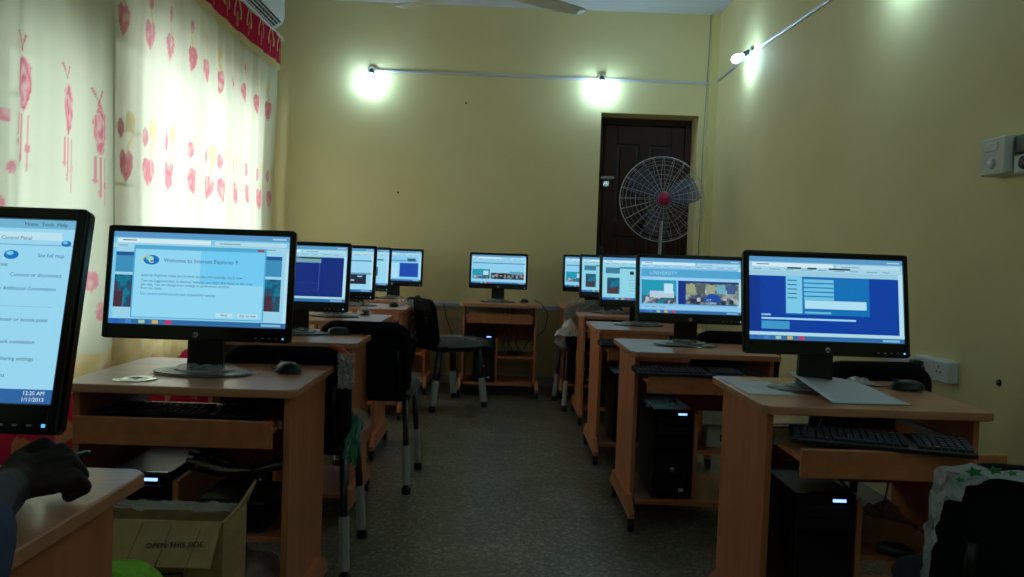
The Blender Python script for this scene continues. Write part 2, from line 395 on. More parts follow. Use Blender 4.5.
curtain('valance', 4.55, 7.10, 2.645, 2.925, -1.955, dye_val, 12, amp=.014, label='red curtain valance with gold bows and a gold fringe below the air conditioner', cat='valance')
rod = thing('curtain_rod', 'long curtain rod fixed along the left wall above the sheer curtains', 'curtain rod')
MB().tube([(-1.95, 2.1, 2.935), (-1.95, 7.17, 2.935)], .012, WHT, 10).build('rod', rod)
for yy in (2.2, 4.2, 7.15): MB().tube([(-1.95, yy, 2.935), (LX, yy, 2.935)], .008, WHT).build('bracket', rod)

# ---------------------------------------------------------------- air conditioner
ac = thing('air_conditioner', 'white split air conditioner high on the left wall above the valance', 'air conditioner', (LX, 6.05, 2.95))
prof = [(0, .0), (.175, .0), (.24, .045), (.255, .10), (.25, .24), (.22, .28), (0, .285)]
MB().poly(prof, WHT, -.42, .84, M=Matrix(((1, 0, 0, 0), (0, 0, 1, 0), (0, 1, 0, 0), (0, 0, 0, 1)))).build('casing', ac)
vt = MB(); Mv = T(.2075, .21, .021) @ Rm(-.604, 'Y')
vt.box(-.042, .042, -.56, .56, -.004, .003, BLK, M=Mv)
vt.build('air_outlet', ac)
lv = MB()
for i in range(3): lv.box(-.003, .003, -.55, .55, -.012, -.002, WHT, M=T(.185+.021*i, .21, .006+.0145*i) @ Rm(-.4, 'Y'))
for i in range(10): lv.box(-.035, .035, -.002, .002, -.010, -.003, DGR, M=T(.2075, -.3+.113*i, .021) @ Rm(-.604, 'Y'))
lv.build('louvre', ac)

# ---------------------------------------------------------------- ceiling fan
cf = thing('ceiling_fan', 'pale three-bladed ceiling fan at the top edge of the photo', 'ceiling fan', (-.15, 5.3, 2.84))
MB().lathe([(0, -.05), (.07, -.045), (.105, -.01), (.11, .03), (.08, .07), (.03, .085), (0, .085)], OFFW, 24).build('motor', cf)
MB().lathe([(.0125, .08), (.0125, .40), (.05, .41), (.055, .469), (0, .469)], OFFW, 14).build('down_rod', cf)
for a in (148, 28, 270):
    bl = MB()
    def fn(u, v_):
        rr = .13+.60*u; wd = (.055+.02*math.sin(u*PI*.9))*(1 if u < .96 else .8)
        s_ = (v_-.5)*2*wd; return (rr, s_, -.012-.018*u - .22*s_*(1-.5*u))
    bl.grid(fn, 12, 4, OFFW, M=Rm(math.radians(a), 'Z'))
    o = bl.build('blade', cf); md = o.modifiers.new('thick', 'SOLIDIFY'); md.thickness = .004
    MB().box(.08, .20, -.02, .02, -.012, -.006, GRM, .002, M=Rm(math.radians(a), 'Z')).build('blade_bracket', o)

# ---------------------------------------------------------------- bulbs and wiring
def bulb(loc, out, label):                 # out = unit vector pointing away from wall and down
    t = thing('wall_lamp', label, 'lamp', loc, 0, 'bare bulbs on the walls'); n_ = Vector(out[0]); dr = Vector(out[1]).normalized()
    q = n_.to_track_quat('Z', 'Y').to_matrix().to_4x4(); q2 = dr.to_track_quat('Z', 'Y').to_matrix().to_4x4()
    MB().lathe([(0, 0), (.038, 0), (.036, .018), (.02, .026), (0, .026)], OFFW, 18, M=q).build('wall_base', t)
    M2 = T(*(n_*.018)) @ q2
    MB().lathe([(0, 0), (.017, .0), (.019, .03), (.021, .055), (.017, .058), (0, .058)], DGR, 16, M=M2).build('lamp_holder', t)
    MB().lathe([(0.014, .058), (.016, .07), (.027, .092), (.031, .112), (.027, .135), (.014, .149), (0, .152)], BULBM, 18, M=M2).build('light_bulb', t)
    return t
bulb((-1.19, BY, 2.72), ((0, -1, 0), (0, -.62, -.78)), 'glowing bare bulb on the back wall, left one, beside the curtains')
bulb((.82, BY, 2.735), ((0, -1, 0), (0, -.62, -.78)), 'glowing bare bulb on the back wall above the dark door')
bulb((RX, 6.22, 2.745), ((-1, 0, 0), (-.85, 0, -.52)), 'glowing bare bulb slanting out from the right wall near the corner')
bulb((RX, 3.80, 2.62), ((-1, 0, 0), (-.85, 0, -.52)), 'bare bulb on the right wall just above the frame, seen as a glow')
bulb((RX, 1.1, 2.62), ((-1, 0, 0), (-.85, 0, -.52)), 'bare bulb on the right wall behind the camera, unseen, added to brighten the room')  # this bulb and those below are unseen, added to brighten the room
bulb((LX, .9, 2.66), ((1, 0, 0), (.85, 0, -.52)), 'bare bulb on the left wall behind the camera, unseen, added to brighten the room')
bulb((-.9, FY, 2.66), ((0, 1, 0), (0, .85, -.52)), 'bare bulb on the wall behind the camera, left one, unseen, added to brighten the room')
bulb((.9, FY, 2.66), ((0, 1, 0), (0, .85, -.52)), 'bare bulb on the wall behind the camera, right one, unseen, added to brighten the room')
cb = MB(); cb.box(-1.16, 1.765, BY-.018, BY, 2.685+.022, 2.703+.022, WHT2, .002)
tag(cb.build('conduit'), 'pale straight conduit running across the back wall between the bulbs', 'conduit')
cr_ = MB(); cr_.tube([(RX-.007, 7.18, 2.725), (RX-.007, 6.25, 2.73)], .011, WHT2); cr_.tube([(RX-.007, 6.25, 2.73), (RX-.007, 3.84, 2.63), (RX-.007, 2.6, 2.60)], .011, WHT2)
tag(cr_.build('conduit'), 'pale conduit sloping along the right wall past the slanting bulb', 'conduit')
tag(MB().tube([(1.757, BY-.004, H), (1.752, BY-.004, 2.9), (1.742, BY-.004, 2.5), (1.735, BY-.004, 2.1), (1.738, BY-.004, 1.5), (1.73, BY-.004, .1)], .003, GRM).build('cable'),
    'thin grey cable running down the corner to the right of the door', 'cable')
tag(MB().box(LX, DX0-.02, BY-.022, BY, .675, .715, WHT2, .003).build('cable_trunking'), 'white cable trunking along the back wall at desk height', 'trunking')
tag(MB().box(RX-.02, RX, 3.5, 7.18, .71, .75, WHT2, .003).build('cable_trunking'), 'white cable trunking along the right wall behind the double socket', 'trunking')
sk = thing('wall_socket', 'white double wall socket low on the right wall behind the front desk', 'socket', (RX, 3.36, .69))
MB().box(-.045, 0, -.14, .13, 0, .088, WHT, .005).build('socket_box', sk)
ms = MB()
for dy_ in (-.07, .055):
    for (a, c_) in ((0, .062), (-.014, .04), (.014, .04)): ms.box(-.0465, -.044, dy_+a-.004, dy_+a+.004, c_-.004, c_+.004, BLK)
    ms.box(-.048, -.044, dy_+.035, dy_+.047, .055, .075, OFFW, .001)
ms.build('socket_holes', sk)
pg = thing('power_plug', 'black three-pin plug in the white double socket', 'plug', (RX-.046, 3.44, .715))
MB().box(-.035, 0, -.024, .024, 0, .045, BLK, .007, seg=2).build('plug_body', pg)
MB().tube([(-.02, 0, 0), (-.03, .01, -.05), (-.04, .05, -.2), (-.06, .06, -.4), (-.03, .2, -.68)], .004, BLK).build('plug_cable', pg)
s1 = thing('switch_box', 'pale switch box with a round knob high on the right wall', 'switch box', (RX, 2.95, 1.49))
MB().box(-.075, 0, -.072, .075, 0, .135, OFFW, .005).build('casing', s1)
kb = MB(); kb.lathe([(0, 0), (.02, 0), (.017, .010), (0, .010)], WHT, 16, M=T(-.075, .0, .04) @ Rm(-PI/2, 'Y')); kb.build('knob', s1)
MB().box(-.079, -.074, -.03, .045, .085, .115, WHT, .002).build('name_plate', s1)
s2 = thing('wall_outlet', 'dark-faced outlet fixed beside the pale switch box, cut by the frame', 'outlet', (RX, 2.79, 1.505))
MB().box(-.05, 0, -.085, .08, .052, .115, DGR, .004).build('upper_box', s2)
MB().box(-.052, -.049, -.02, .06, .062, .105, mat('dark_red_window', (60, 26, 26), .3), .001).build('window_face', s2)
MB().box(-.05, 0, -.085, .08, -.02, .048, WHT, .006).build('lower_box', s2)
mb = MB(); mb.lathe([(0, 0), (.026, 0), (.022, .012), (0, .012)], BLK, 16, M=T(-.05, .01, .015) @ Rm(-PI/2, 'Y')); mb.build('socket_face', s2)

# ---------------------------------------------------------------- desks
def chamf(x0, x1, y0, y1, c):
    return [(x0+c, y0), (x1-c, y0), (x1, y0+c), (x1, y1-c), (x1-c, y1), (x0+c, y1), (x0, y1-c), (x0, y0+c)]
def make_desk(label, loc, tray_out=0.0):
    t = thing('computer_desk', label, 'desk', loc, 0, 'beech computer desks')
    tb = MB(); tb.poly(chamf(-.325, .325, 0, .58, .022), TOPW, .726, .75); o = tb.build('desktop', t)
    md = o.modifiers.new('b', 'BEVEL'); md.width = .003; md.segments = 2
    for s_ in (-1, 1):
        xi = s_*.292
        MB().box(xi-.009, xi+.009, .045, .50, .11, .726, WOODV, .0015).build('side_panel', t)
        ft = MB(); ft.poly([(-.09, .058), (-.09, .08), (-.01, .135), (.42, .135), (.50, .08), (.50, .058)], WOOD, s_*.301-.001 if s_ > 0 else -.323, .323 if s_ > 0 else -.300, axis='x')
        fo = ft.build('foot', t)
        for yy in (-.065, .44):
            cs = MB(); cs.lathe([(0, -.013), (.022, -.013), (.026, -.008), (.026, .008), (.022, .013), (0, .013)], BLK, 18, M=T(s_*.312, yy, .0265) @ Rm(PI/2, 'Y'))
            cs.box(s_*.312-.015, s_*.312+.015, yy-.014, yy+.018, .034, .058, BLK, .003)
            cs.build('caster', fo)
    MB().box(-.283, .283, .02, .48, .088, .106, WOOD, .0015).build('bottom_shelf', t)
    MB().box(-.028, -.011, .06, .46, .106, .475, WOODV, .0015).build('divider', t)
    MB().box(-.011, .283, .08, .46, .30, .316, WOOD, .0015).build('middle_shelf', t)
    MB().box(-.283, .283, .485, .50, .42, .60, WOOD, .0015).build('back_brace', t)
    y0 = .03-tray_out
    ty = MB(); ty.box(-.262, .262, y0+.016, y0+.38, .625, .640, WOOD, .001); ty.box(-.268, .268, y0, y0+.016, .59, .665, WOOD, .002)
    tr_ = ty.build('keyboard_tray', t)
    for s_ in (-1, 1): MB().box(s_*.272-.006, s_*.272+.006, .05, .46, .632, .655, GRM, .001).build('tray_runner', t)
    return t
desks = [  # x centre, front y, label, tray out
 (-.915, .82, 'beech desk corner nearest the camera at bottom left, under the resting hand', .0),
 (-.875, 2.23, 'beech desk at left with a disc on top and an open carton in front', .05),
 (-.92, 3.42, 'beech desk in left row, behind the desk with the disc', .0),
 (-.985, 4.5, 'beech desk in left row, third one counting from the desk with the disc', .0),
 (-.975, 5.6, 'beech desk in left row, last but one before the back wall', .0),
 (-.90, 6.62, 'beech desk in the back left, beside the chair that stands out in the aisle', .0),
 (0, 6.60, 'beech desk standing alone at the middle of the back wall', .0),
 (1.06, 2.23, 'beech desk at right with papers on top and its keyboard tray pulled out', .17),
 (.89, 3.47, 'beech desk in right row, right behind the desk with papers', .13),
 (.865, 4.55, 'beech desk in right row, third one back from the desk with papers inclusive', .13),
 (.88, 5.62, 'beech desk in right row, in front of the crumpled plastic', .0),
 (.82, 6.65, 'beech desk in the far right corner before the dark door', .0)]
made = [make_desk(l, (x, y, 0), to) for (x, y, l, to) in desks]

# ---------------------------------------------------------------- towers
def make_tower():
    t = thing('computer_tower', '', 'computer', (0, 0, 0), 0, 'black computer towers')
    MB().box(-.085, .085, .02, .38, .006, .390, TWR, .003).build('case', t)
    f = MB(); f.box(-.086, .086, 0, .02, .004, .392, BLKG, .006, seg=2)
    for z in (.325, .287): f.box(-.07, .07, -.002, .001, z, z+.032, BLK, .001)
    f.box(-.07, .07, -.0015, .001, .03, .2, BLK, .001)
    fp = f.build('front_panel', t)
    MB().box(.018, .055, -.003, 0, .369, .377, LED).build('power_light', fp)
    lg = MB(); lg.lathe([(.0, 0), (.012, 0), (.012, .002), (0, .002)], GRM, 16, M=T(0, -.0015, .13) @ Rm(PI/2, 'X')); lg.text('hp', .014, BLK, T(-.0072, -.004, .1265) @ Rm(PI/2, 'X')); lg.build('badge', fp)
    MB().box(.03, .05, -.0025, 0, .035, .05, WHT).build('sticker', fp)
    ft = MB()
    for x in (-.07, .07):
        for y_ in (.04, .34): ft.box(x-.01, x+.01, y_-.01, y_+.01, 0, .007, BLK)
    ft.build('foot', t)
    return t
tw = make_tower(); first = True
tl = {1: 'black tower with blue light on the desk shelf behind the open carton', 2: 'black tower under the second left desk behind the disc desk',
      3: 'black tower under the third left desk', 4: 'black tower under the fourth left desk, near the back', 5: 'black tower under the back left desk',
      6: 'black tower under the lone desk at the back wall', 7: 'black tower with blue light under the front right desk with papers',
      8: 'black tower with blue light under the right desk behind the papers desk', 9: 'black tower under the third right desk from the front',
      10: 'black tower under the fourth right desk from the front', 11: 'black tower under the far right corner desk'}
for i, l in tl.items():
    x, y, _, _ = desks[i]; loc = (x-.12, y+.05, .106)
    if first: tw.location = loc; tw['label'] = l; first = False
    else: dup(tw, loc, 0, l)

# ---------------------------------------------------------------- monitors
SK, DK, NV = (176, 222, 240), (38, 44, 60), (14, 40, 120)
HALL = ((30, 36, 60), (60, 74, 100), (120, 130, 120), (170, 190, 200))
HAND = ((30, 150, 178), (26, 120, 150), (70, 66, 74), (190, 206, 220))
DARKP = ((20, 24, 40), (34, 36, 50), (70, 60, 60), (130, 150, 170))
TEALP = ((18, 96, 130), (24, 120, 150), (20, 80, 110), (80, 50, 64))
def rects_for(kind):
    R = []; Tx = []                       # rect: x0,y0,x1,y1,(rgb)  unit square, y up ; text: x,y,size,string,rgb
    def chrome(bgc=(120, 198, 230)):
        R.append((0, 0, 1, 1, bgc)); R.append((0, .94, 1, 1, (86, 150, 196))); R.append((.02, .88, .55, .93, (206, 232, 240))); R.append((.57, .88, .98, .925, (176, 216, 230)))
        R.append((0, .83, 1, .873, (160, 208, 228)))
        for i in range(9): R.append((.03+i*.105, .847, .03+i*.105+.05+.02*(i % 2), .855, (96, 134, 166)))
        R.append((0, 0, 1, .055, (46, 104, 160))); R.append((.05, .905, .13, .915, (60, 90, 130))); R.append((.60, .895, .72, .905, (100, 140, 170))); R.append((.90, .96, .98, .975, (170, 210, 230))); R.append((.97, .055, 1, .83, (176, 220, 236)))

        for i, c in enumerate(((30, 90, 190), (60, 130, 200), (150, 190, 170), (200, 170, 90), (210, 40, 90))): R.append((.02+i*.075, .01, .055+i*.075, .047, c))
        R.append((.86, .015, .97, .04, (130, 180, 215)))
    if kind == 'dialog':
        chrome(); R.append((.02, .06, .98, .83, (150, 208, 232)))
        for (a, b_) in ((.02, .12), (.87, .96)):
            R.append((a, .74, b_, .78, (30, 84, 150))); R.append((a, .56, b_, .74, (60, 140, 184))); R.append((a, .18, b_, .53, TEALP)); R.append((a, .18, (a+b_)/2, .35, (70, 44, 60)))
        R.append((.12, .07, .87, .86, (76, 166, 208))); R.append((.128, .08, .862, .815, (142, 212, 240))); R.append((.5, .45, .862, .815, (112, 200, 240)))
        R.append((.82, .825, .855, .848, (150, 60, 70)))
        Tx += [(.29, .68, .055, 'Welcome to Internet Explorer 9', (30, 70, 130)), (.17, .52, .036, 'Internet Explorer helps you browse quickly and securely, try it now', (40, 70, 110)),
               (.17, .46, .034, 'Turn on Suggested Sites to discover websites you might like based on the ones', (50, 80, 120)), (.17, .42, .034, 'you visit. You can change your settings or preferences anytime', (50, 80, 120)),
               (.17, .38, .034, 'from the menu', (50, 80, 120)), (.17, .32, .034, 'Use recommended security and compatibility settings', (30, 80, 160))]
        R.append((.6, .10, .70, .145, (180, 220, 236))); R.append((.72, .10, .84, .145, (180, 220, 236)))
        Tx += [(.63, .112, .032, 'Next', (40, 60, 90)), (.735, .112, .032, 'Ask me later', (40, 60, 90))]
        R.append(('globe', .22, .70, .045))
    elif kind == 'form':
        chrome((150, 200, 222)); R.append((.25, .862, .34, .882, DK)); R.append((.52, .862, .66, .882, DK)); R.append((.38, .862, .44, .882, DK))
        R.append((.0, .095, .97, .77, (8, 60, 158))); R.append((.0, .095, .07, .77, (10, 50, 140))); R.append((.235, .31, .78, .77, (16, 110, 180))); R.append((.24, .325, .345, .77, (120, 198, 230)))
        for i in range(5): R.append((.355, .70-i*.053, .55, .74-i*.053, (106, 190, 222))); R.append((.25, .715-i*.053, .31, .727-i*.053, (40, 90, 150)))
        R.append((.36, .385, .76, .485, (170, 220, 240))); R.append((.36, .325, .53, .35, (100, 180, 210)))
        R.append((.08, .245, .69, .268, (150, 208, 236))); R.append((.08, .29, .14, .31, (130, 190, 225))); R.append((.08, .13, .26, .225, (60, 150, 196)))
        R.append((0, .055, 1, .095, (170, 214, 228)))
    elif kind == 'site':
        chrome((120, 186, 230)); R.append((.02, .66, 1, .80, (78, 160, 206))); R.append((.02, .60, 1, .655, (150, 204, 236)))
        R.append((.02, .17, .36, .60, (30, 150, 178))); R.append((.02, .17, .36, .32, HAND)); R.append((.10, .28, .34, .40, (180, 200, 220))); R.append((.24, .36, .33, .54, (186, 222, 240)))
        R.append((.38, .17, .45, .60, (16, 44, 130))); R.append((.45, .17, .98, .60, (28, 60, 120))); R.append((.455, .18, .98, .56, HALL))
        for i, c in enumerate(((150, 160, 120), (80, 90, 90), (150, 160, 130), (100, 170, 190), (60, 90, 140))): R.append((.46+i*.10, .38, .545+i*.10, .54, c))
        for i in range(7): R.append((.50+i*.065, .20+.03*(i % 3), .535+i*.065, .27+.03*(i % 2), (170, 180, 190) if i % 2 else (40, 44, 60)))
        R.append(('disc', .72, .22, .085, (26, 74, 160)))
        R.append((.02, .07, 1, .14, (140, 198, 232)))
        Tx += [(.10, .70, .085, 'UNIVERSITY', (150, 210, 235)), (.66, .24, .05, 'ICT', (190, 215, 240)), (.05, .10, .035, 'Home   News   Contact', (40, 70, 110))]
    elif kind == 'banner':
        chrome((140, 205, 235)); R.append((.02, .70, .98, .73, (60, 130, 170))); R.append((.02, .16, .34, .50, (30, 150, 178))); R.append((.05, .16, .34, .28, HAND)); R.append((.22, .30, .31, .44, (190, 220, 236)))
        R.append((.36, .16, .97, .38, DARKP))
        for i in range(8): R.append((.38+i*.073, .20+.03*(i % 3), .42+i*.073, .30+.02*(i % 2), (150, 120, 110) if i % 2 else (110, 150, 180)))
        R.append((.70, .34, .96, .44, (90, 160, 190)))
    elif kind == 'article':
        chrome((140, 208, 226)); R.append((.04, .62, .22, .76, (60, 120, 150))); R.append((.22, .74, .9, .78, (60, 130, 160)))
        R.append((.06, .14, .22, .52, TEALP)); R.append((.10, .14, .2, .28, (70, 50, 50)))
        R.append((.35, .60, .40, .68, DK)); R.append((.42, .61, .47, .67, DK))
        for i in range(6): R.append((.34, .52-i*.06, .82, .528-i*.06, (90, 150, 175)))
    elif kind == 'navy':
        chrome((140, 205, 220)); R.append((0, .095, .97, .80, NV)); R.append((.10, .64, .75, .78, (110, 160, 170))); R.append((.10, .40, .45, .64, DARKP))
        R.append((.1, .58, .45, .64, (150, 190, 200))); R.append((.1, .66, .45, .72, (60, 90, 110))); R.append((.1, .36, .45, .44, (150, 195, 205))); R.append((.45, .40, .75, .70, (14, 40, 124)))
        for z in (.20, .33): R.append((.1, z, .74, z+.006, (50, 80, 150)))
        R.append((.735, .2, .74, .7, (60, 90, 160))); R.append((0, .055, 1, .095, (160, 208, 220)))
        R.append((.55, .77, .75, .80, DK))
    elif kind == 'dark_strip':
        chrome((150, 210, 236)); R.append((.02, .70, .98, .73, (70, 140, 190))); R.append((.0, .18, .92, .42, (26, 34, 50))); R.append((.0, .40, .98, .44, (90, 150, 190)))
        for i in range(9): R.append((.05+i*.095, .34-.09*(i % 2), .11+i*.095, .37-.09*(i % 2), (150, 190, 210)))
    elif kind == 'photo_small':
        chrome((150, 212, 238)); R.append((.62, .70, .92, .73, DK)); R.append((.66, .26, .84, .52, TEALP)); R.append((.70, .28, .80, .36, (160, 150, 60)))
        for i in range(4): R.append((.1, .65-i*.1, .55, .66-i*.1, (90, 150, 180)))
    elif kind == 'blue_corner':
        chrome((130, 200, 236)); R.append((.02, .65, .92, .70, (90, 160, 200))); R.append((.62, .14, .95, .60, (20, 70, 170))); R.append((.02, .10, .60, .6, (166, 220, 244))); R.append((.75, .66, .9, .76, (50, 90, 120)))
    elif kind == 'setup':
        R += [(0, 0, 1, 1, (150, 212, 238)), (0, .95, 1, 1, (110, 176, 206)), (.0, .885, .96, .93, (184, 224, 238)), (.0, .855, 1, .86, (110, 160, 190)), (0, 0, 1, .075, (44, 100, 160))]
        B1, B2 = (20, 84, 150), (36, 60, 96)
        Tx += [(.975, .79, .027, 'See full map', B1, 'RIGHT'), (.975, .68, .027, 'Connect or disconnect', B1, 'RIGHT'), (.965, .605, .027, 'View Additional Connections', B1, 'RIGHT'),
               (.70, .57, .027, 'Internet access', B1), (.955, .435, .027, 'Set up a router or access point', B2, 'RIGHT'), (.80, .315, .027, 'network connection', B2),
               (.93, .225, .027, 'Choose sharing settings', B2, 'RIGHT'), (.80, .135, .027, 'problems', B2), (.975, .045, .027, '12:25 AM', (220, 235, 245), 'RIGHT'),
               (.975, .012, .027, '1/11/2013', (220, 235, 245), 'RIGHT'), (.77, .735, .027, 'Internet', B2), (.79, .885, .027, 'Control Panel', B2), (.85, .965, .027, 'Home  Tools  Help', (30, 50, 80))]
        R.append(('globe', .825, .80, .021)); R.append(('globe', .975, .87, .014)); R.append((.72, .02, .745, .055, (200, 60, 70))); R.append((.66, .02, .68, .05, (200, 220, 235)))
        R.append((.6, .515, .96, .517, (110, 160, 190)))
    return R, Tx
def make_monitor(label, x, y, kind, W=.50, Hh=.315, zb=.858, tilt=.17, film_=True, yaw=0, st=1.0):
    t = thing('monitor', label, 'monitor', (x, y, .75), yaw, 'black flat computer monitors')
    M = T(0, 0, zb-.75+Hh/2) @ Rm(-tilt, 'X')
    bz = MB(); out = rrect(W, Hh, .012); sw, sh = W-.034, Hh-.062; oy = .012; inn = [(-sw/2, oy-sh/2), (sw/2, oy-sh/2), (sw/2, oy+sh/2), (-sw/2, oy+sh/2)]
    bz.poly(out, BLKG, -.002, .012, axis='y', M=M)
    cs = bz.build('housing', t)
    b2 = MB()
    for (a, b_, c_, d_) in ((-W/2+.003, -sw/2, -Hh/2+.003, Hh/2-.003), (sw/2, W/2-.003, -Hh/2+.003, Hh/2-.003), (-sw/2, sw/2, oy+sh/2, Hh/2-.003), (-sw/2, sw/2, -Hh/2+.003, oy-sh/2)):
        b2.box(a, b_, -.010, -.002, c_, d_, BLKG, .002, M=M)
    b2.build('bezel', t)
    bk = MB(); bk.poly(rrect(W*.86, Hh*.8, .03), BLK, .012, .034, axis='y', M=M); bk.poly(rrect(W*.5, Hh*.55, .03), BLK, .034, .05, axis='y', M=M); bk.build('back_cover', t)
    sc = MB(); R, Tx = rects_for(kind)
    def P2(u, v_): return (-sw/2+u*sw, oy-sh/2+v_*sh)
    k = 0
    for rc in R:
        k += 1; d_ = -.0022-.00004*k
        if rc[0] in ('globe', 'disc'):
            cx, cyy = P2(rc[1], rc[2]); rr = rc[3]*sw
            col = (20, 110, 190) if rc[0] == 'globe' else rc[4]
            sc.poly([(cx+rr*math.cos(a*PI/10), cyy+rr*(.62 if rc[0] == 'globe' else 1)*math.sin(a*PI/10)) for a in range(20) if rc[0] == 'globe' or math.sin(a*PI/10) > -.1], E(col, st), d_, axis='y', M=M)
            if rc[0] == 'globe':
                sc.poly([(cx-rr*.2+rr*.5*math.cos(a*PI/6), cyy+rr*.2+rr*.3*math.sin(a*PI/6)) for a in range(12)], E((110, 200, 230), st), d_-.00003, axis='y', M=M)
                if kind == 'dialog':
                    sc.text('e', rr*1.6, E((190, 220, 120), st), M @ T(cx-rr*.42, d_-.00006, cyy-rr*.38) @ Rm(PI/2, 'X'))
                    sc.poly([(cx+rr*1.25*math.cos(a), cyy+rr*.72*math.sin(a)+.004*math.cos(a)) for a in [PI*.55+i*.15 for i in range(10)]] + [(cx+rr*1.05*math.cos(a), cyy+rr*.6*math.sin(a)+.004*math.cos(a)) for a in [PI*.55+i*.15 for i in range(9, -1, -1)]], E((200, 200, 60), st), d_-.00007, axis='y', M=M)
            continue
        x0, y0 = P2(rc[0], rc[1]); x1, y1 = P2(rc[2], rc[3]); x1 = min(x1, sw/2)
        sc.poly([(x0, y0), (x1, y0), (x1, y1), (x0, y1)], E(rc[4], st), d_, axis='y', M=M)
    for q_ in Tx:
        u, v_, s_, tx, c = q_[:5]; px_, pz = P2(u, v_); sc.text(tx, s_*sh*1.1, E(c, st), M @ T(px_, -.0022-.00004*(k+6), pz) @ Rm(PI/2, 'X'), q_[5] if len(q_) > 5 else 'LEFT')
    sc.build('screen', t, recalc=False)
    lg = MB(); lg.lathe([(0, 0), (.0085, 0), (.0085, .001), (0, .001)], SIL, 20, M=M @ T(0, -.010, -Hh/2+.0165) @ Rm(PI/2, 'X'))
    lg.text('hp', .0125, BLK, M @ T(-.0065, -.0116, -Hh/2+.0132) @ Rm(PI/2, 'X')); lg.build('logo_badge', t)
    bt = MB()
    for i in range(4): bt.box(W/2-.105+i*.02, W/2-.098+i*.02, -.0108, -.0098, -Hh/2+.011, -Hh/2+.014, GRM, M=M)
    bt.box(W/2-.024, W/2-.019, -.0112, -.0098, -Hh/2+.010, -Hh/2+.015, LEDW, M=M); bt.build('control_buttons', t)
    nk = MB(); nk.poly([(-.055, .004), (.055, .004), (.05, zb-.75+.12), (-.05, zb-.75+.12)], BLK, .055, .075, axis='y'); nk.box(-.045, .045, .03, .07, zb-.75+.07, zb-.75+.13, BLK, .004)
    nk.build('stand_neck', t)
    bs = MB(); bs.poly([(.148*math.cos(a*PI/14)*(1 if abs(math.cos(a*PI/14)) > .3 else 1), .05+.095*math.sin(a*PI/14)) for a in range(28)], BLK, 0, .008); bs.poly([(.09*math.cos(a*PI/12), .06+.06*math.sin(a*PI/12)) for a in range(24)], BLK, .008, .013)
    bs.build('stand_base', t)
    if film_:
        rn = random.Random(int(x*1000+y*77))
        fl = MB(); sd = rn.uniform(0, 50)
        def ff(u, v_):
            a = u*2*PI; rr = 1-v_*.75; n_ = noise.noise(Vector((math.cos(a)*3*rr+sd, math.sin(a)*3*rr, v_*3)))
            return ((.158+.018*n_)*math.cos(a)*rr, .05+(.105+.018*n_)*math.sin(a)*rr, .0035+.022*(v_**1.2)+.012*abs(n_)*(.3+v_))
        fl.grid(ff, 40, 8, FILM, smooth=False)
        ob = fl.build('plastic_wrap', t)
    return t
make_monitor('monitor at far left edge of the photo, showing network settings, nearest the camera', -.893, 1.20, 'setup', .555, .333, .855, .24)
make_monitor('monitor with a browser welcome dialog, on the left desk with the disc', -.892, 2.44, 'dialog', .555, .335, .855, .12)
make_monitor('monitor with a navy page, partly behind the one with the dialog', -.930, 3.70, 'navy')
make_monitor('monitor with a dark banner across the page, third along the left row', -.975, 4.75, 'dark_strip')
make_monitor('monitor showing only a narrow strip, fourth along the left row', -1.030, 5.80, 'photo_small')
make_monitor('monitor on the back left desk, last of the left row', -.906, 6.86, 'blue_corner')
make_monitor('monitor standing alone at the middle of the back wall', -.024, 6.86, 'banner', .488, .302, .862)
make_monitor('monitor with a blue form, on the right desk with papers', .998, 2.50, 'form', .510, .318, .866)
make_monitor('monitor with photo banners on the right desk behind the papers desk', .868, 3.75, 'site')
make_monitor('monitor third along the right row, below the standing fan', .832, 4.85, 'article')
make_monitor('monitor showing a strip, fourth along the right row', .812, 5.90, 'article')
make_monitor('monitor in the far right corner, last of the right row', .770, 6.93, 'banner')

# ---------------------------------------------------------------- mice and keyboards
def make_mouse():
    t = thing('computer_mouse', '', 'mouse', (0, 0, 0), 0, 'black computer mice')
    def fn(u, v_):
        a = u*2*PI; rr = math.sin(v_*PI/2); hh = math.cos(v_*PI/2)
        return (.031*math.cos(a)*rr*(1-.12*math.sin(a)), .055*math.sin(a)*rr, .002+.033*hh**.8+.004*math.sin(a)*-rr)
    MB().grid(fn, 24, 8, BLK).build('mouse_body', t)
    MB().box(-.004, .004, .020, .040, .026, .034, DGR, .002).build('scroll_wheel', t)
    MB().tube([(0, .052, .008), (.004, .075, .004), (.02, .11, .003), (.035, .13, .003)], .0018, BLK, 6).build('mouse_cable', t)
    return t
ms_ = make_mouse(); fst = True
for (x, y, rz, l) in ((-.655, 2.55, .9, 'black mouse on the left desk with the disc'), (-.735, 3.78, -1.3, 'black mouse on the second left desk, its cable trailing right'),
                   (-.83, 5.02, .3, 'black mouse wrapped in clear plastic on the third left desk'), (-.76, 5.86, -.2, 'black mouse on the fourth left desk'),
                   (-.70, 6.93, 0, 'black mouse on the back left desk'), (.20, 6.92, .4, 'black mouse on the lone back desk'),
                   (1.315, 2.61, 1.15, 'black mouse on the right desk beside the papers')):
    if fst: ms_.location = (x, y, .75); ms_.rotation_euler = (0, 0, rz); ms_['label'] = l; fst = False
    else: dup(ms_, (x, y, .75), rz, l)
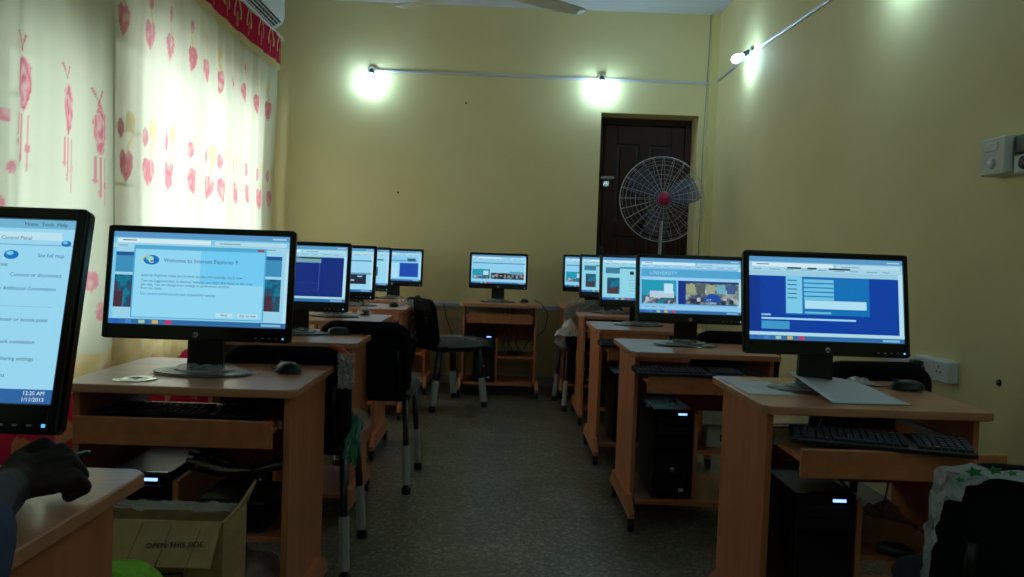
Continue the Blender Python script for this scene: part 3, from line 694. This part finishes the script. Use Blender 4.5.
def crumple(name, label, cx, cy_, cz, w_, d_, h_, seed, m=FILM, group=None, parent=None, nn=16, drape=0):
    mb = MB(); sd = seed*7.3
    def fn(u, v_):
        n1 = noise.noise(Vector((u*3+sd, v_*3, 0))); n2 = noise.noise(Vector((u*8+sd, v_*8, 3))); n3 = noise.noise(Vector((u*5, v_*5+sd, 9)))
        e_ = math.sin(PI*u)*math.sin(PI*v_)
        return (cx+(u-.5)*w_+.12*w_*n3, cy_+(v_-.5)*d_+.12*d_*n1, cz+h_*(.15+max(0, .55*e_+.45*n1+.3*n2)*(.4+.6*e_)) - drape*abs(u-.5)*2)
    mb.grid(fn, nn, nn, m, smooth=False); o = mb.build(name, parent)
    if label: tag(o, label, 'plastic wrap', group)
    return o
crumple('plastic_wrap', 'clear plastic wrap bunched over the mouse on the third left desk', -.83, 5.02, .751, .10, .12, .06, 1)
def make_keyboard(label, x, y, z, rz, film_=False):
    t = thing('keyboard', label, 'keyboard', (x, y, z), rz, 'black keyboards')
    b_ = MB(); b_.poly([(-.075, 0), (.078, 0), (.078, .021), (.06, .024), (-.06, .014), (-.075, .010)], BLK, -.225, .225, axis='x'); b_.build('keyboard_body', t)
    k = MB()
    for r_ in range(6):
        yy = -.055+r_*.0195+(.006 if r_ == 5 else 0); zz = .0145+.0016*r_; xx = -.215
        while xx < .21:
            wd = .0165
            if r_ == 0 and -.13 < xx < -.01: wd = .11
            if not (.065 < xx < .072 or .132 < xx < .138): k.box(xx, xx+wd, yy-.008, yy+.008, zz-.003, zz+.006, DGR, .002)
            xx += wd+.0025
    o = k.build('keycaps', t); o['kind'] = 'stuff'
    return t
kbs = [(1.025, 2.172, .6655, -.30, 'black keyboard on the pulled-out tray of the right desk with papers'), (-.90, 2.38, .64, .0, 'black keyboard in the tray of the left desk with the disc'),
       (.80, 3.435, .6655, 0, 'black keyboard on the tray of the right desk behind the papers desk'), (.775, 4.50, .6655, 0, 'black keyboard in the tray of the third right desk'),
       (-.95, 3.62, .64, 0, 'black keyboard in the tray of the second left desk'), (-.985, 4.72, .64, 0, 'black keyboard in the tray of the third left desk')]
for (x, y, z, rz, l) in kbs: make_keyboard(l, x, y, z, rz)
tag(MB().grid(lambda u, v_: (-.23+.46*u, 6.66+.3*v_, .641+.02*abs(noise.noise(Vector((u*6, v_*4, 1))))), 16, 8, FILMW, smooth=False).build('plastic_sheet'),
    'milky plastic sheet over the tray of the lone back desk', 'plastic sheet')

# ---------------------------------------------------------------- chairs
def make_chair(label, x, y, rz, wrapfilm=True, wd=.44):
    t = thing('visitor_chair', label, 'chair', (x, y, 0), rz, 'black padded visitor chairs')      # faces +y, back at -y
    st = MB()
    def cushion(w_, d_, th, r_, nn=24, crown=.012):
        pts = rrect(w_, d_, r_, 6); vs_ = []
        return pts
    def pad(mb, w_, d_, th, r_, M, m):
        prof = [(1-.10, 0), (1-.02, th*.2), (1, th*.5), (1-.03, th*.85), (1-.12, th), (.5, th*1.12), (0, th*1.15)]
        base = rrect(w_, d_, r_, 6); rings = []; n_ = len(base); allv = []
        for (s_, z) in prof:
            if s_ == 0: ring = [mb.bm.verts.new((0, 0, z))]
            else: ring = [mb.bm.verts.new((p[0]*s_, p[1]*s_, z)) for p in base]
            rings.append(ring); allv += ring
        mb.bm.faces.new(rings[0][::-1])
        for a, b_ in zip(rings, rings[1:]):
            for k in range(n_):
                k2 = (k+1) % n_
                if len(b_) == 1: mb.bm.faces.new((a[k], a[k2], b_[0]))
                else: mb.bm.faces.new((a[k], a[k2], b_[k2], b_[k]))
        for f in mb._fin(allv, m, M): f.smooth = True
    pad(st, wd, .43, .055, .09, T(0, .02, .44), FAB); st.build('seat', t)
    bk = MB(); Mb = T(0, -.235, .625) @ Rm(.16, 'X') @ Rm(-PI/2, 'X'); pad(bk, wd, .37, .04, .09, Mb, FAB); pad(bk, wd*.98, .36, .012, .09, Mb @ Rm(PI, 'X'), FAB)
    bk.build('backrest', t)
    fr = MB()
    for s_ in (-1, 1):
        fr.tube([(s_*.17, -.20, .455), (s_*.17, -.235, .50), (s_*.165, -.262, .60), (s_*.165, -.275, .68)], .010, MTL)
        fr.tube([(s_*.19, -.18, .432), (s_*.19, .19, .432)], .011, MTL)
    fr.tube([(-.19, .15, .432), (.19, .15, .432)], .010, MTL); fr.tube([(-.19, -.16, .432), (.19, -.16, .432)], .010, MTL)
    fr.build('seat_frame', t)
    for s_ in (-1, 1):
        for (ya, yb) in ((.17, .22), (-.17, -.235)):
            p0, p1 = Vector((s_*.19, ya, .432)), Vector((s_*.215, yb, .012))
            lg = MB().tube([p0, p1], .0195, MTL, 12, flat=(1.25, .72)).build('leg', t)
            MB().lathe([(0, 0), (.022, 0), (.022, .028), (.016, .033), (0, .03)], BLK, 14, M=T(p1.x, p1.y, 0)).build('rubber_foot', lg)
            a, b_ = p0.lerp(p1, .5), p0.lerp(p1, .93)
            sl = MB(); nn = 9
            sl.tube([a.lerp(b_, i/nn) for i in range(nn+1)], [.023+.0012*((i*7) % 3-1) for i in range(nn+1)], FILMW, 10, cap=False, flat=(1.25, .78)); sl.build('plastic_sleeve', lg)
    if wrapfilm:
        mb = MB(); sd = x*13+y
        def fn(u, v_):
            n1 = noise.noise(Vector((u*5+sd, v_*5, 0))); n2 = noise.noise(Vector((u*11, v_*11+sd, 0))); ed = max(abs(u-.5), abs(v_-.5))*2
            return ((u-.5)*(wd+.035), .02+(v_-.5)*.46, .507+.014*n1+.01*n2 - (.055*max(0, ed-.86)/.14)+.008)
        mb.grid(fn, 20, 20, FILMS, smooth=False); mb.build('seat_plastic', t)
    return t
def back_wrap(t, x0, x1, z0, z1, m, seed, name='back_plastic', print_=None):
    mb = MB(); 
    def fn(u, v_):
        n1 = noise.noise(Vector((u*5+seed, v_*5, 0))); n2 = noise.noise(Vector((u*12, v_*12+seed, 0)))
        z = z0+(z1-z0)*v_; return (x0+(x1-x0)*u+.012*n2, -.215-(z-.46)*.16-.052-.02*abs(n1)-.01*n2, z+.012*n1)
    mb.grid(fn, 14, 14, m, smooth=False); return mb.build(name, t)
c1 = make_chair('black chair back cut off by the bottom right corner, with a green-printed bag', 1.055, 1.58, -.30, False)
PTH = [(-.232, .56), (-.232, .68), (-.226, .755), (-.20, .80), (-.155, .818), (-.06, .822), (.08, .822), (.22, .812)]
def pth(u):
    t_ = u*(len(PTH)-1); i = min(int(t_), len(PTH)-2); f_ = t_-i
    return (PTH[i][0]*(1-f_)+PTH[i+1][0]*f_, PTH[i][1]*(1-f_)+PTH[i+1][1]*f_)
def fn(u, v_):
    px_, pz = pth(u); pz -= .016; wd_ = .005+.022*math.exp(-((u-.42)/.12)**2); n1 = noise.noise(Vector((u*14, v_*3, 5))); n2 = noise.noise(Vector((u*30, v_*5, 1)))
    k = (v_-.35)*wd_*1.6; dx, dz = px_/.26, (pz-.62)/.2; q = math.hypot(dx, dz)
    return (px_+k*dx/q+.006*n2, -.225-(pz-.46)*.16-.03+.02*n1+.03*v_, pz+k*dz/q+.009*n1)
mb = MB(); mb.grid(fn, 60, 6, film('thin_white_bag', (205, 210, 215), .45, .3), smooth=False); mb.build('plastic_bag', c1)
gp = MB()
for (u, v_, s_) in ((-.180, .808, .015), (-.150, .814, .013), (-.200, .793, .009), (-.125, .812, .009)):
    gp.poly([(u+s_*math.cos(a*PI/5)*(1 if a % 2 else .5), v_+s_*.6*math.sin(a*PI/5)*(1 if a % 2 else .5)) for a in range(10)], GRNP, -.322, -.320, axis='y')
gp.build('green_print', c1)
make_chair('black chair on the right, only its back top showing above the papers desk', 1.305, 3.12, .12)
make_chair('black chair at the third right desk, a thin dark line behind the second desk', 1.16, 4.22, 0)
c4 = make_chair('black chair with crumpled clear plastic on its back by the far right desk', .69, 6.32, .10)
back_wrap(c4, -.25, .1, .60, .84, FILM, 3)
c5 = make_chair('black chair tucked behind the left disc desk, orange and green bag on its corner', -.725, 3.00, .04)
bw = back_wrap(c5, .185, .24, .68, .80, FILMW, 9, 'printed_bag')
og = MB(); og.tube([(.15, -.275, .818), (.185, -.28, .81), (.212, -.285, .785), (.228, -.28, .755)], [.006, .012, .014, .008], ORG, 8); og.build('orange_print', c5)
gg = MB(); gg.grid(lambda u, v_: (.20+.05*u+.01*noise.noise(Vector((u*9, v_*9, 1))), -.26+.10*v_-.02*u, .44+.14*v_-.03*u+.02*noise.noise(Vector((u*7, v_*7, 4)))), 8, 8, mat('green_bag', (40, 110, 80), .4), smooth=False); gg.build('green_print', c5)
c6 = make_chair('black chair at the second left desk gap, its whole back facing the camera', -.625, 4.08, -.02)
c7 = make_chair('black chair standing turned sideways in the aisle before the back desk', -.40, 6.18, -.95)
back_wrap(c7, -.22, .05, .50, .80, FILM, 6)
crumple('plastic_wrap', 'crumpled clear plastic ball by the chair in the far right corner', .50, 5.88, .56, .19, .12, .16, 4, film('glinting_plastic', (225, 230, 235), .45, .12), None, None, 14)
bpy.data.objects['plastic_wrap.001' if 'plastic_wrap.001' in bpy.data.objects else 'plastic_wrap']

# ---------------------------------------------------------------- small things on and under desks
tag(MB().lathe([(.0075, 0), (.0595, 0), (.06, .0006), (.0595, .0012), (.0075, .0012), (.0075, 0)], DISC, 48, M=T(-1.03, 2.335, .7505)).build('disc'), 'shiny compact disc lying on the left desk', 'disc')
def sheet(name, pts, zf, label, th=.0006):
    mb = MB()
    A, B, Cc, D = [Vector(p) for p in pts]      # front-left, front-right, back-right, back-left
    def fn(u, v_):
        p = A.lerp(B, u).lerp(D.lerp(Cc, u), v_); return (p.x, p.y, p.z+zf(u, v_))
    mb.grid(fn, 10, 12, PAPER); o = mb.build(name); md = o.modifiers.new('s', 'SOLIDIFY'); md.thickness = th
    return tag(o, label, 'paper')
sheet('paper_sheet', [(.953, 2.30, .753), (1.185, 2.315, .753), (1.150, 2.60, .775), (.928, 2.60, .800)], lambda u, v_: .004*math.sin(v_*PI)-.008*v_*(1-v_)*4*.5+.003*math.sin(u*PI)*v_, 'loose white paper sheet curling over the front of the right desk')
crumple('plastic_wrap', 'crumpled white paper and plastic behind the sheet on the right desk', 1.20, 2.70, .751, .12, .08, .03, 11, FILMW)
sheet('paper_sheet', [(.75, 2.42, .752), (.90, 2.42, .752), (.90, 2.70, .752), (.75, 2.70, .752)], lambda u, v_: .0, 'flat pale sheet standing in for a sheen on the left part of the right desk')  # pale sheet in place of a sheen on the desktop
sheet('paper_sheet', [(-1.0, 1.30, .752), (-.82, 1.31, .752), (-.82, 1.39, .753), (-1.0, 1.39, .753)], lambda u, v_: .004*math.sin(u*5), 'white paper edge behind the dark hand at bottom left')

# carton
cx0, cx1, cy0, cy1, cz = -1.08, -.645, 1.95, 2.13, .475
bx = thing('cardboard_box', 'open brown cardboard carton printed OPEN THIS SIDE, before the left desk', 'box', (0, 0, 0))
b_ = MB(); th = .005
b_.box(cx0, cx1, cy0, cy0+th, 0, cz, CARD); b_.box(cx0, cx1, cy1-th, cy1, 0, cz-.01, CARD); b_.box(cx0, cx0+th, cy0+th, cy1-th, 0, cz, CARD); b_.box(cx1-th, cx1, cy0+th, cy1-th, 0, cz, CARD); b_.box(cx0+th, cx1-th, cy0+th, cy1-th, 0, th, CARD)
b_.build('carton_body', bx)
fl = MB(); Mf = T((cx0+cx1)/2, cy0-.001, cz) @ Rm(-.75, 'X')
fl.box(-.215, .215, -.005, 0, -.115, 0, CARD, .001, M=Mf)
for i in range(6): fl.box(-.18+i*.07, -.178+i*.07, -.0065, -.005, -.112, -.004, mat('cardboard_crease', (150, 120, 80), .9) if i == 0 else bpy.data.materials['cardboard_crease'], M=Mf @ Rm(.10, 'Y'))
ff_ = fl.build('front_flap', bx)
tx = MB(); tx.text('OPEN THIS SIDE', .0185, INK, Mf @ T(.055, -.0072, -.072) @ Rm(PI/2, 'X') @ Rm(.06, 'Z')); tx.build('printed_text', ff_)
rf = MB(); rf.poly([(cy0, cz), (cy1, cz), (cy1+.01, cz+.055), (cy0+.10, cz+.01)], CARD, cx1-.002, cx1+.004, axis='x', M=T(cx1, 0, cz) @ Rm(.35, 'Y') @ T(-cx1, 0, -cz)); rf.build('side_flap', bx)
tp = MB(); tp.grid(lambda u, v_: (cx0+.01+(cx1-cx0-.02)*u, cy1-.012-.02*v_, cz-.004-.018*v_+.010*noise.noise(Vector((u*14, v_*3, 0)))), 30, 4, FILM, smooth=False); tp.build('plastic_liner', bx)
tp2 = MB(); tp2.tube([(-.84, cy0-.0035, .33), (-.80, cy0-.0035, .345), (-.74, cy0-.0035, .35), (-.735, cy0-.0035, .30), (-.70, cy0-.0035, .25)], .003, BLK, 6); tp2.build('black_strap', bx)
gb = MB(); gb.grid(lambda u, v_: (-.88+.23*u, 1.56+.16*v_*1.0, .50-.02*(2*u-1)**4-.0+.018*noise.noise(Vector((u*4, v_*4, 0)))-.30*max(0, .25-v_)*2 - .0), 24, 16, GREENC)
def gfn(u, v_):
    a = u*2*PI; z = v_; r_ = 1 if z < .8 else math.sqrt(max(0, 1-((z-.8)/.2)**2)); n1 = noise.noise(Vector((math.cos(a)*2, math.sin(a)*2, z*3)))
    cxx = max(-1, min(1, 1.3*math.cos(a))); cyy = max(-1, min(1, 1.3*math.sin(a)))
    return (-.775+(.12+.006*n1)*cxx*r_, 1.60+(.08+.006*n1)*cyy*r_, .508*min(1, z*1.02)-.004*n1)
gb.bm.free(); gb = MB(); gb.grid(gfn, 40, 22, GREENC)
tag(gb.build('fabric_bag'), 'bright lime green fabric bag standing before the carton at bottom left', 'bag')

# under-desk odds and ends
x, y = desks[1][0], desks[1][1]
ub = thing('power_adapter', 'black power unit on the middle shelf of the left disc desk', 'power unit', (x+.12, y+.2, .316))
MB().box(-.10, .10, -.10, .12, 0, .095, BLK, .01, seg=2).build('unit_case', ub); MB().box(.03, .04, -.102, -.099, .05, .06, LEDW).build('unit_light', ub)
MB().box(-.08, -.01, -.102, -.099, .03, .07, DGR, .001).build('unit_label', ub)
cbd = MB()
for i in range(4): cbd.tube([(x-.02, y+.12+.02*i, .50+.015*i), (x+.08, y+.13+.02*i, .475+.01*i), (x+.18, y+.12, .49), (x+.26, y+.14+.02*i, .50+.01*i)], .006, [BLK, WHT, BLUEC, BLK][i], 8)
tag(cbd.build('cable_bundle'), 'bundle of black, white and blue cables above the power unit, left desk', 'cables')
crumple('plastic_bag', 'crumpled grey plastic bag on the bottom shelf of the left disc desk', x+.13, y+.24, .114, .26, .30, .13, 21, FILMW)
tag(MB().lathe([(.03, 0), (.055, 0), (.06, .012), (.055, .024), (.03, .024), (.03, 0)], BLK, 24, M=T(x+.08, y+.22, .215) @ Rm(.25, 'X')).build('cable_coil'), 'round black coil in the plastic bag under the left desk', 'cable coil')
x, y = desks[7][0], desks[7][1]
crumple('plastic_bag', 'crumpled brown-tinted plastic bag on the shelf under the papers desk', x+.13, y+.25, .317, .26, .32, .10, 31, film('brown_plastic', (150, 110, 70), .4))
tag(MB().tube([(x+.03, y+.42, .70), (x+.0, y+.44, .6), (x+.02, y+.40, .5), (x+.08, y+.35, .42), (x+.06, y+.3, .345)], .005, BLK, 8).build('power_cable'), 'black cable looping behind the tower under the papers desk', 'cable')
tag(MB().tube([(x+.02, y+.03, .36), (x+.10, y+.0, .345), (x+.12, y+.10, .33), (x+.08, y+.13, .322)], .018, BLK, 10).build('headset_band'), 'black curved cable end on the papers desk middle shelf', 'cable')
x, y = desks[8][0], desks[8][1]
crumple('plastic_bag', 'shiny crumpled plastic lying on top of the tower, second right desk', x-.13, y+.22, .482, .18, .22, .05, 41, FILM)
ad = thing('power_adapter', 'white adapter on the middle shelf of the second right desk', 'power unit', (x+.12, y+.2, .316))
MB().box(-.07, .07, -.05, .05, 0, .085, WHT, .008, seg=2).build('adapter_case', ad); MB().box(-.01, .03, -.052, -.049, .03, .06, BLK, .001).build('socket_hole', ad)
crumple('plastic_wrap', 'clear plastic left on the third right desk top', .88, 5.05, .751, .16, .08, .05, 44, FILM)
x, y = 0, 6.6
for i, (xa, xb) in enumerate(((.02, .06), (.10, .16), (.06, .02), (.12, .10))):
    tag(MB().tube([(xa, y+.45, .72), (xa+.01, y+.42, .6), (xb, y+.40, .48), (xb+.02*(-1)**i, y+.36, .40), (xb+.03, y+.30, .325)], .0035, BLK, 6).build('power_cable'), 
        ['black cable hanging under the lone back desk, leftmost', 'black cable hanging under the lone back desk, rightmost', 'black cable crossing behind the others under the lone back desk', 'short black cable curling onto the middle shelf of the lone back desk'][i], 'cable', 'cables under the back desk')
tag(MB().tube([(.30, 7.20, .76), (.36, 7.18, .74), (.42, 7.2, .64), (.40, 7.2, .50), (.32, 7.15, .44), (.24, 7.05, .40), (.20, 6.98, .33)], .0035, BLK, 6).build('power_cable'), 'black cable drooping from the trunking to the right side of the lone back desk', 'cable')
tag(MB().tube([(-.50, 7.215, .70), (-.47, 7.2, .58), (-.42, 7.18, .45), (-.38, 7.16, .30), (-.36, 7.15, .01)], .004, BLK, 6).build('power_cable'), 'black cable running down the back wall behind the turned chair', 'cable')
for (i, s_, l) in ((2, 1, 'black adapter block under the second left desk'), (6, 1, 'black adapter block on the middle shelf of the lone back desk'), (9, 1, 'black adapter block under the third right desk')):
    a_ = thing('power_adapter', l, 'power unit', (desks[i][0]+.12, desks[i][1]+.25, .316)); MB().box(-.05, .05, -.03, .03, 0, .035, BLK, .006, seg=2).build('adapter_case', a_)
    MB().tube([(.05, 0, .02), (.08, .01, .02), (.12, .05, .012)], .004, BLK, 6).build('adapter_cable', a_)

# ---------------------------------------------------------------- standing fan
sf = thing('standing_fan', 'large standing fan with a round wire guard in front of the dark door', 'fan', (1.25, 6.50, 0))
MB().lathe([(0, 0), (.21, 0), (.21, .02), (.06, .04), (.03, .07), (0, .07)], BLK, 32).build('base', sf)
MB().lathe([(.0, .06), (.019, .06), (.019, .75), (.014, .76), (.014, 1.46), (0, 1.46)], GRM, 14).build('pole', sf)
hz = 1.632; R_ = .335
mb = MB(); Mh = T(0, .03, hz) @ Rm(PI/2, 'X')
mb.lathe([(0, -.17), (.055, -.165), (.075, -.12), (.08, -.05), (.05, -.03), (0, -.03)], BLK, 20, M=Mh); mb.tube([(0, .09, hz-.18), (0, .12, hz-.08), (0, .12, hz)], .02, BLK); mb.build('motor_housing', sf)
WIRE = mat('guard_wire', (190, 195, 205), .3, metal=.7)
gd = MB()
def ring(rr, yy, r0): gd.tube([(rr*math.cos(k*PI/32), yy, hz+rr*math.sin(k*PI/32)) for k in range(65)], r0, WIRE, 5, cap=False)
ring(R_, -.0, .004)
for rr in (.08, .12, .155, .19, .225, .26, .295, .32): ring(rr, -.085*math.sqrt(max(0, 1-(rr/R_)**2))-.01, .0009)
for rr in (.12, .20, .28): ring(rr, .07*math.sqrt(max(0, 1-(rr/R_)**2))+.005, .0009)
for k in range(24):
    a = k*PI/12
    for sg, dd in ((-1, .085), (1, .07)):
        gd.tube([(rr*math.cos(a), sg*(dd*math.sqrt(max(0, 1-(rr/R_)**2))+.006), hz+rr*math.sin(a)) for rr in (.05, .14, .22, .29, .325, R_)], .0013, WIRE, 4, cap=False)
gd.build('wire_guard', sf)
MB().lathe([(0, 0), (.05, 0), (.045, .012), (0, .016)], mat('magenta_badge', (170, 24, 84), .4), 24, M=T(0, -.09, hz) @ Rm(PI/2, 'X')).build('centre_badge', sf)
FB = film('smoky_fan_blade', (96, 104, 132), .45, .2)
for a in (100, 220, 340):
    bl = MB()
    def fn(u, v_):
        rr = .05+.24*u; wd = .045+.055*math.sin(u*PI*.75); s_ = (v_-.5)*2*wd; return (rr*1.0, -.02+s_*.42, s_)
    bl.grid(fn, 10, 6, FB, M=T(0, 0, hz) @ Rm(math.radians(a), 'Y')); o = bl.build('blade', sf); md = o.modifiers.new('s', 'SOLIDIFY'); md.thickness = .002
MB().lathe([(0, -.04), (.04, -.04), (.045, .02), (.03, .05), (0, .055)], BLK, 18, M=T(0, 0, hz) @ Rm(PI/2, 'X')).build('hub', sf)

# ---------------------------------------------------------------- person at the near left desk (only hand and sleeve in view)
pr = thing('person', 'person mostly out of frame, dark hand with pen on the near left desk', 'person')
def skin_obj(name, chains, mtl, parent, vox=.006, it=3, root=0):
    mb = MB(); done = set()                                   # tapered limbs fused by a voxel remesh into one continuous surface
    for ch in chains:
        for (p, r_) in ch:
            k = (tuple(p), r_)
            if k in done: continue
            done.add(k); n_ = 8; mb.lathe([(r_*math.sin(PI*i/n_), -r_*math.cos(PI*i/n_)) for i in range(n_+1)], mtl, 14, M=T(*p))
        for (p, r1), (q, r2_) in zip(ch, ch[1:]): mb.tube([p, q], [r1, r2_], mtl, 14)
    o = mb.build(name, parent)
    md = o.modifiers.new('remesh', 'REMESH'); md.mode = 'VOXEL'; md.voxel_size = vox
    sm = o.modifiers.new('smooth', 'SMOOTH'); sm.iterations = it; sm.factor = .5
    dg = bpy.context.evaluated_depsgraph_get(); m2_ = bpy.data.meshes.new_from_object(o.evaluated_get(dg))
    o.modifiers.clear(); o.data = m2_
    for p in m2_.polygons: p.use_smooth = True; p.material_index = 0
    m2_.materials.clear(); m2_.materials.append(mtl)
    return o
pelv = (-1.0, .30, .52); ch_ = (-1.0, .36, .98); nk_ = (-1.0, .37, 1.10)
wr = (-.645, 1.055, .792)
palm = (-.675, 1.140, .790); P1 = .027
body = [[(pelv, .15), ((-1.0, .33, .75), .13), (ch_, .145), (nk_, .06), ((-1.0, .40, 1.20), .085), ((-1.0, .40, 1.28), .088)],
        [(ch_, .145), ((-.82, .37, 1.0), .065), ((-.66, .56, .86), .050), ((-.53, .78, .765), .042), ((-.592, .93, .787), .034), (wr, .029), (palm, P1)],
        [(ch_, .145), ((-1.18, .37, 1.0), .065), ((-1.24, .42, .74), .05), ((-1.12, .60, .62), .036), ((-1.06, .66, .60), .03)],
        [(pelv, .15), ((-.90, .62, .53), .085), ((-.90, .74, .50), .07), ((-.90, .74, .12), .048), ((-.90, .84, .05), .04)],
        [(pelv, .15), ((-1.10, .62, .53), .085), ((-1.10, .74, .50), .07), ((-1.10, .74, .12), .048), ((-1.10, .84, .05), .04)]]
KA, KB = (-.686, 1.172, .802), (-.658, 1.160, .790); RA = .021
for (b0, p1, p2, p3, kk) in (((-.696, 1.205, .812), (-.684, 1.240, .824), (-.670, 1.264, .802), (-.678, 1.252, .776), KA),
                             ((-.672, 1.203, .808), (-.657, 1.238, .816), (-.647, 1.258, .792), (-.658, 1.243, .770), KA),
                             ((-.652, 1.192, .798), (-.635, 1.222, .803), (-.628, 1.241, .781), (-.640, 1.224, .765), KB),
                             ((-.636, 1.176, .786), (-.618, 1.200, .788), (-.612, 1.217, .770), (-.624, 1.202, .762), KB)):
    body.append([(palm, P1), (kk, RA), (b0, .0160), (p1, .0145), (p2, .0125), (p3, .0105)])
body[1].insert(-1, ((-.662, 1.098, .790), .031))
body.append([((-.662, 1.098, .790), .031), ((-.706, 1.150, .786), .017), ((-.716, 1.200, .782), .014), ((-.704, 1.235, .779), .011)])
skin_obj('body', body, SKIN, pr, .003, 2)
skin_obj('shirt', [[((-1.0, .31, .60), .165), ((-1.0, .33, .75), .15), (ch_, .162), ((-1.0, .37, 1.06), .08)],
                   [(ch_, .162), ((-.82, .37, 1.0), .08), ((-.66, .56, .86), .064), ((-.53, .78, .765), .054), ((-.585, .915, .785), .045), ((-.608, .965, .789), .041)],
                   [(ch_, .162), ((-1.18, .37, 1.0), .08), ((-1.24, .42, .74), .064), ((-1.14, .57, .64), .05)]], BLUEC, pr, root=2)
skin_obj('trousers', [[(pelv, .165), ((-.90, .62, .53), .10), ((-.90, .74, .50), .085), ((-.90, .75, .16), .065)], [(pelv, .165), ((-1.10, .62, .53), .10), ((-1.10, .74, .50), .085), ((-1.10, .75, .16), .065)]], JEAN, pr, .008)
MB().grid(lambda u, v_: (-1.0+.098*math.cos(u*2*PI)*math.sin(v_*1.5), .385+.102*math.sin(u*2*PI)*math.sin(v_*1.5), 1.275+.105*math.cos(v_*1.5)), 20, 10, HAIR).build('hair', pr)
pn = thing('pen', 'thin dark pen held between the fingers of the hand at bottom left', 'pen')
MB().tube([(-.690, 1.22, .795), (-.672, 1.345, .790)], .0035, BLK, 8).build('pen_barrel', pn)
MB().tube([(-.672, 1.345, .790), (-.6705, 1.357, .789)], [.0032, .001], GRM, 8).build('pen_tip', pn)
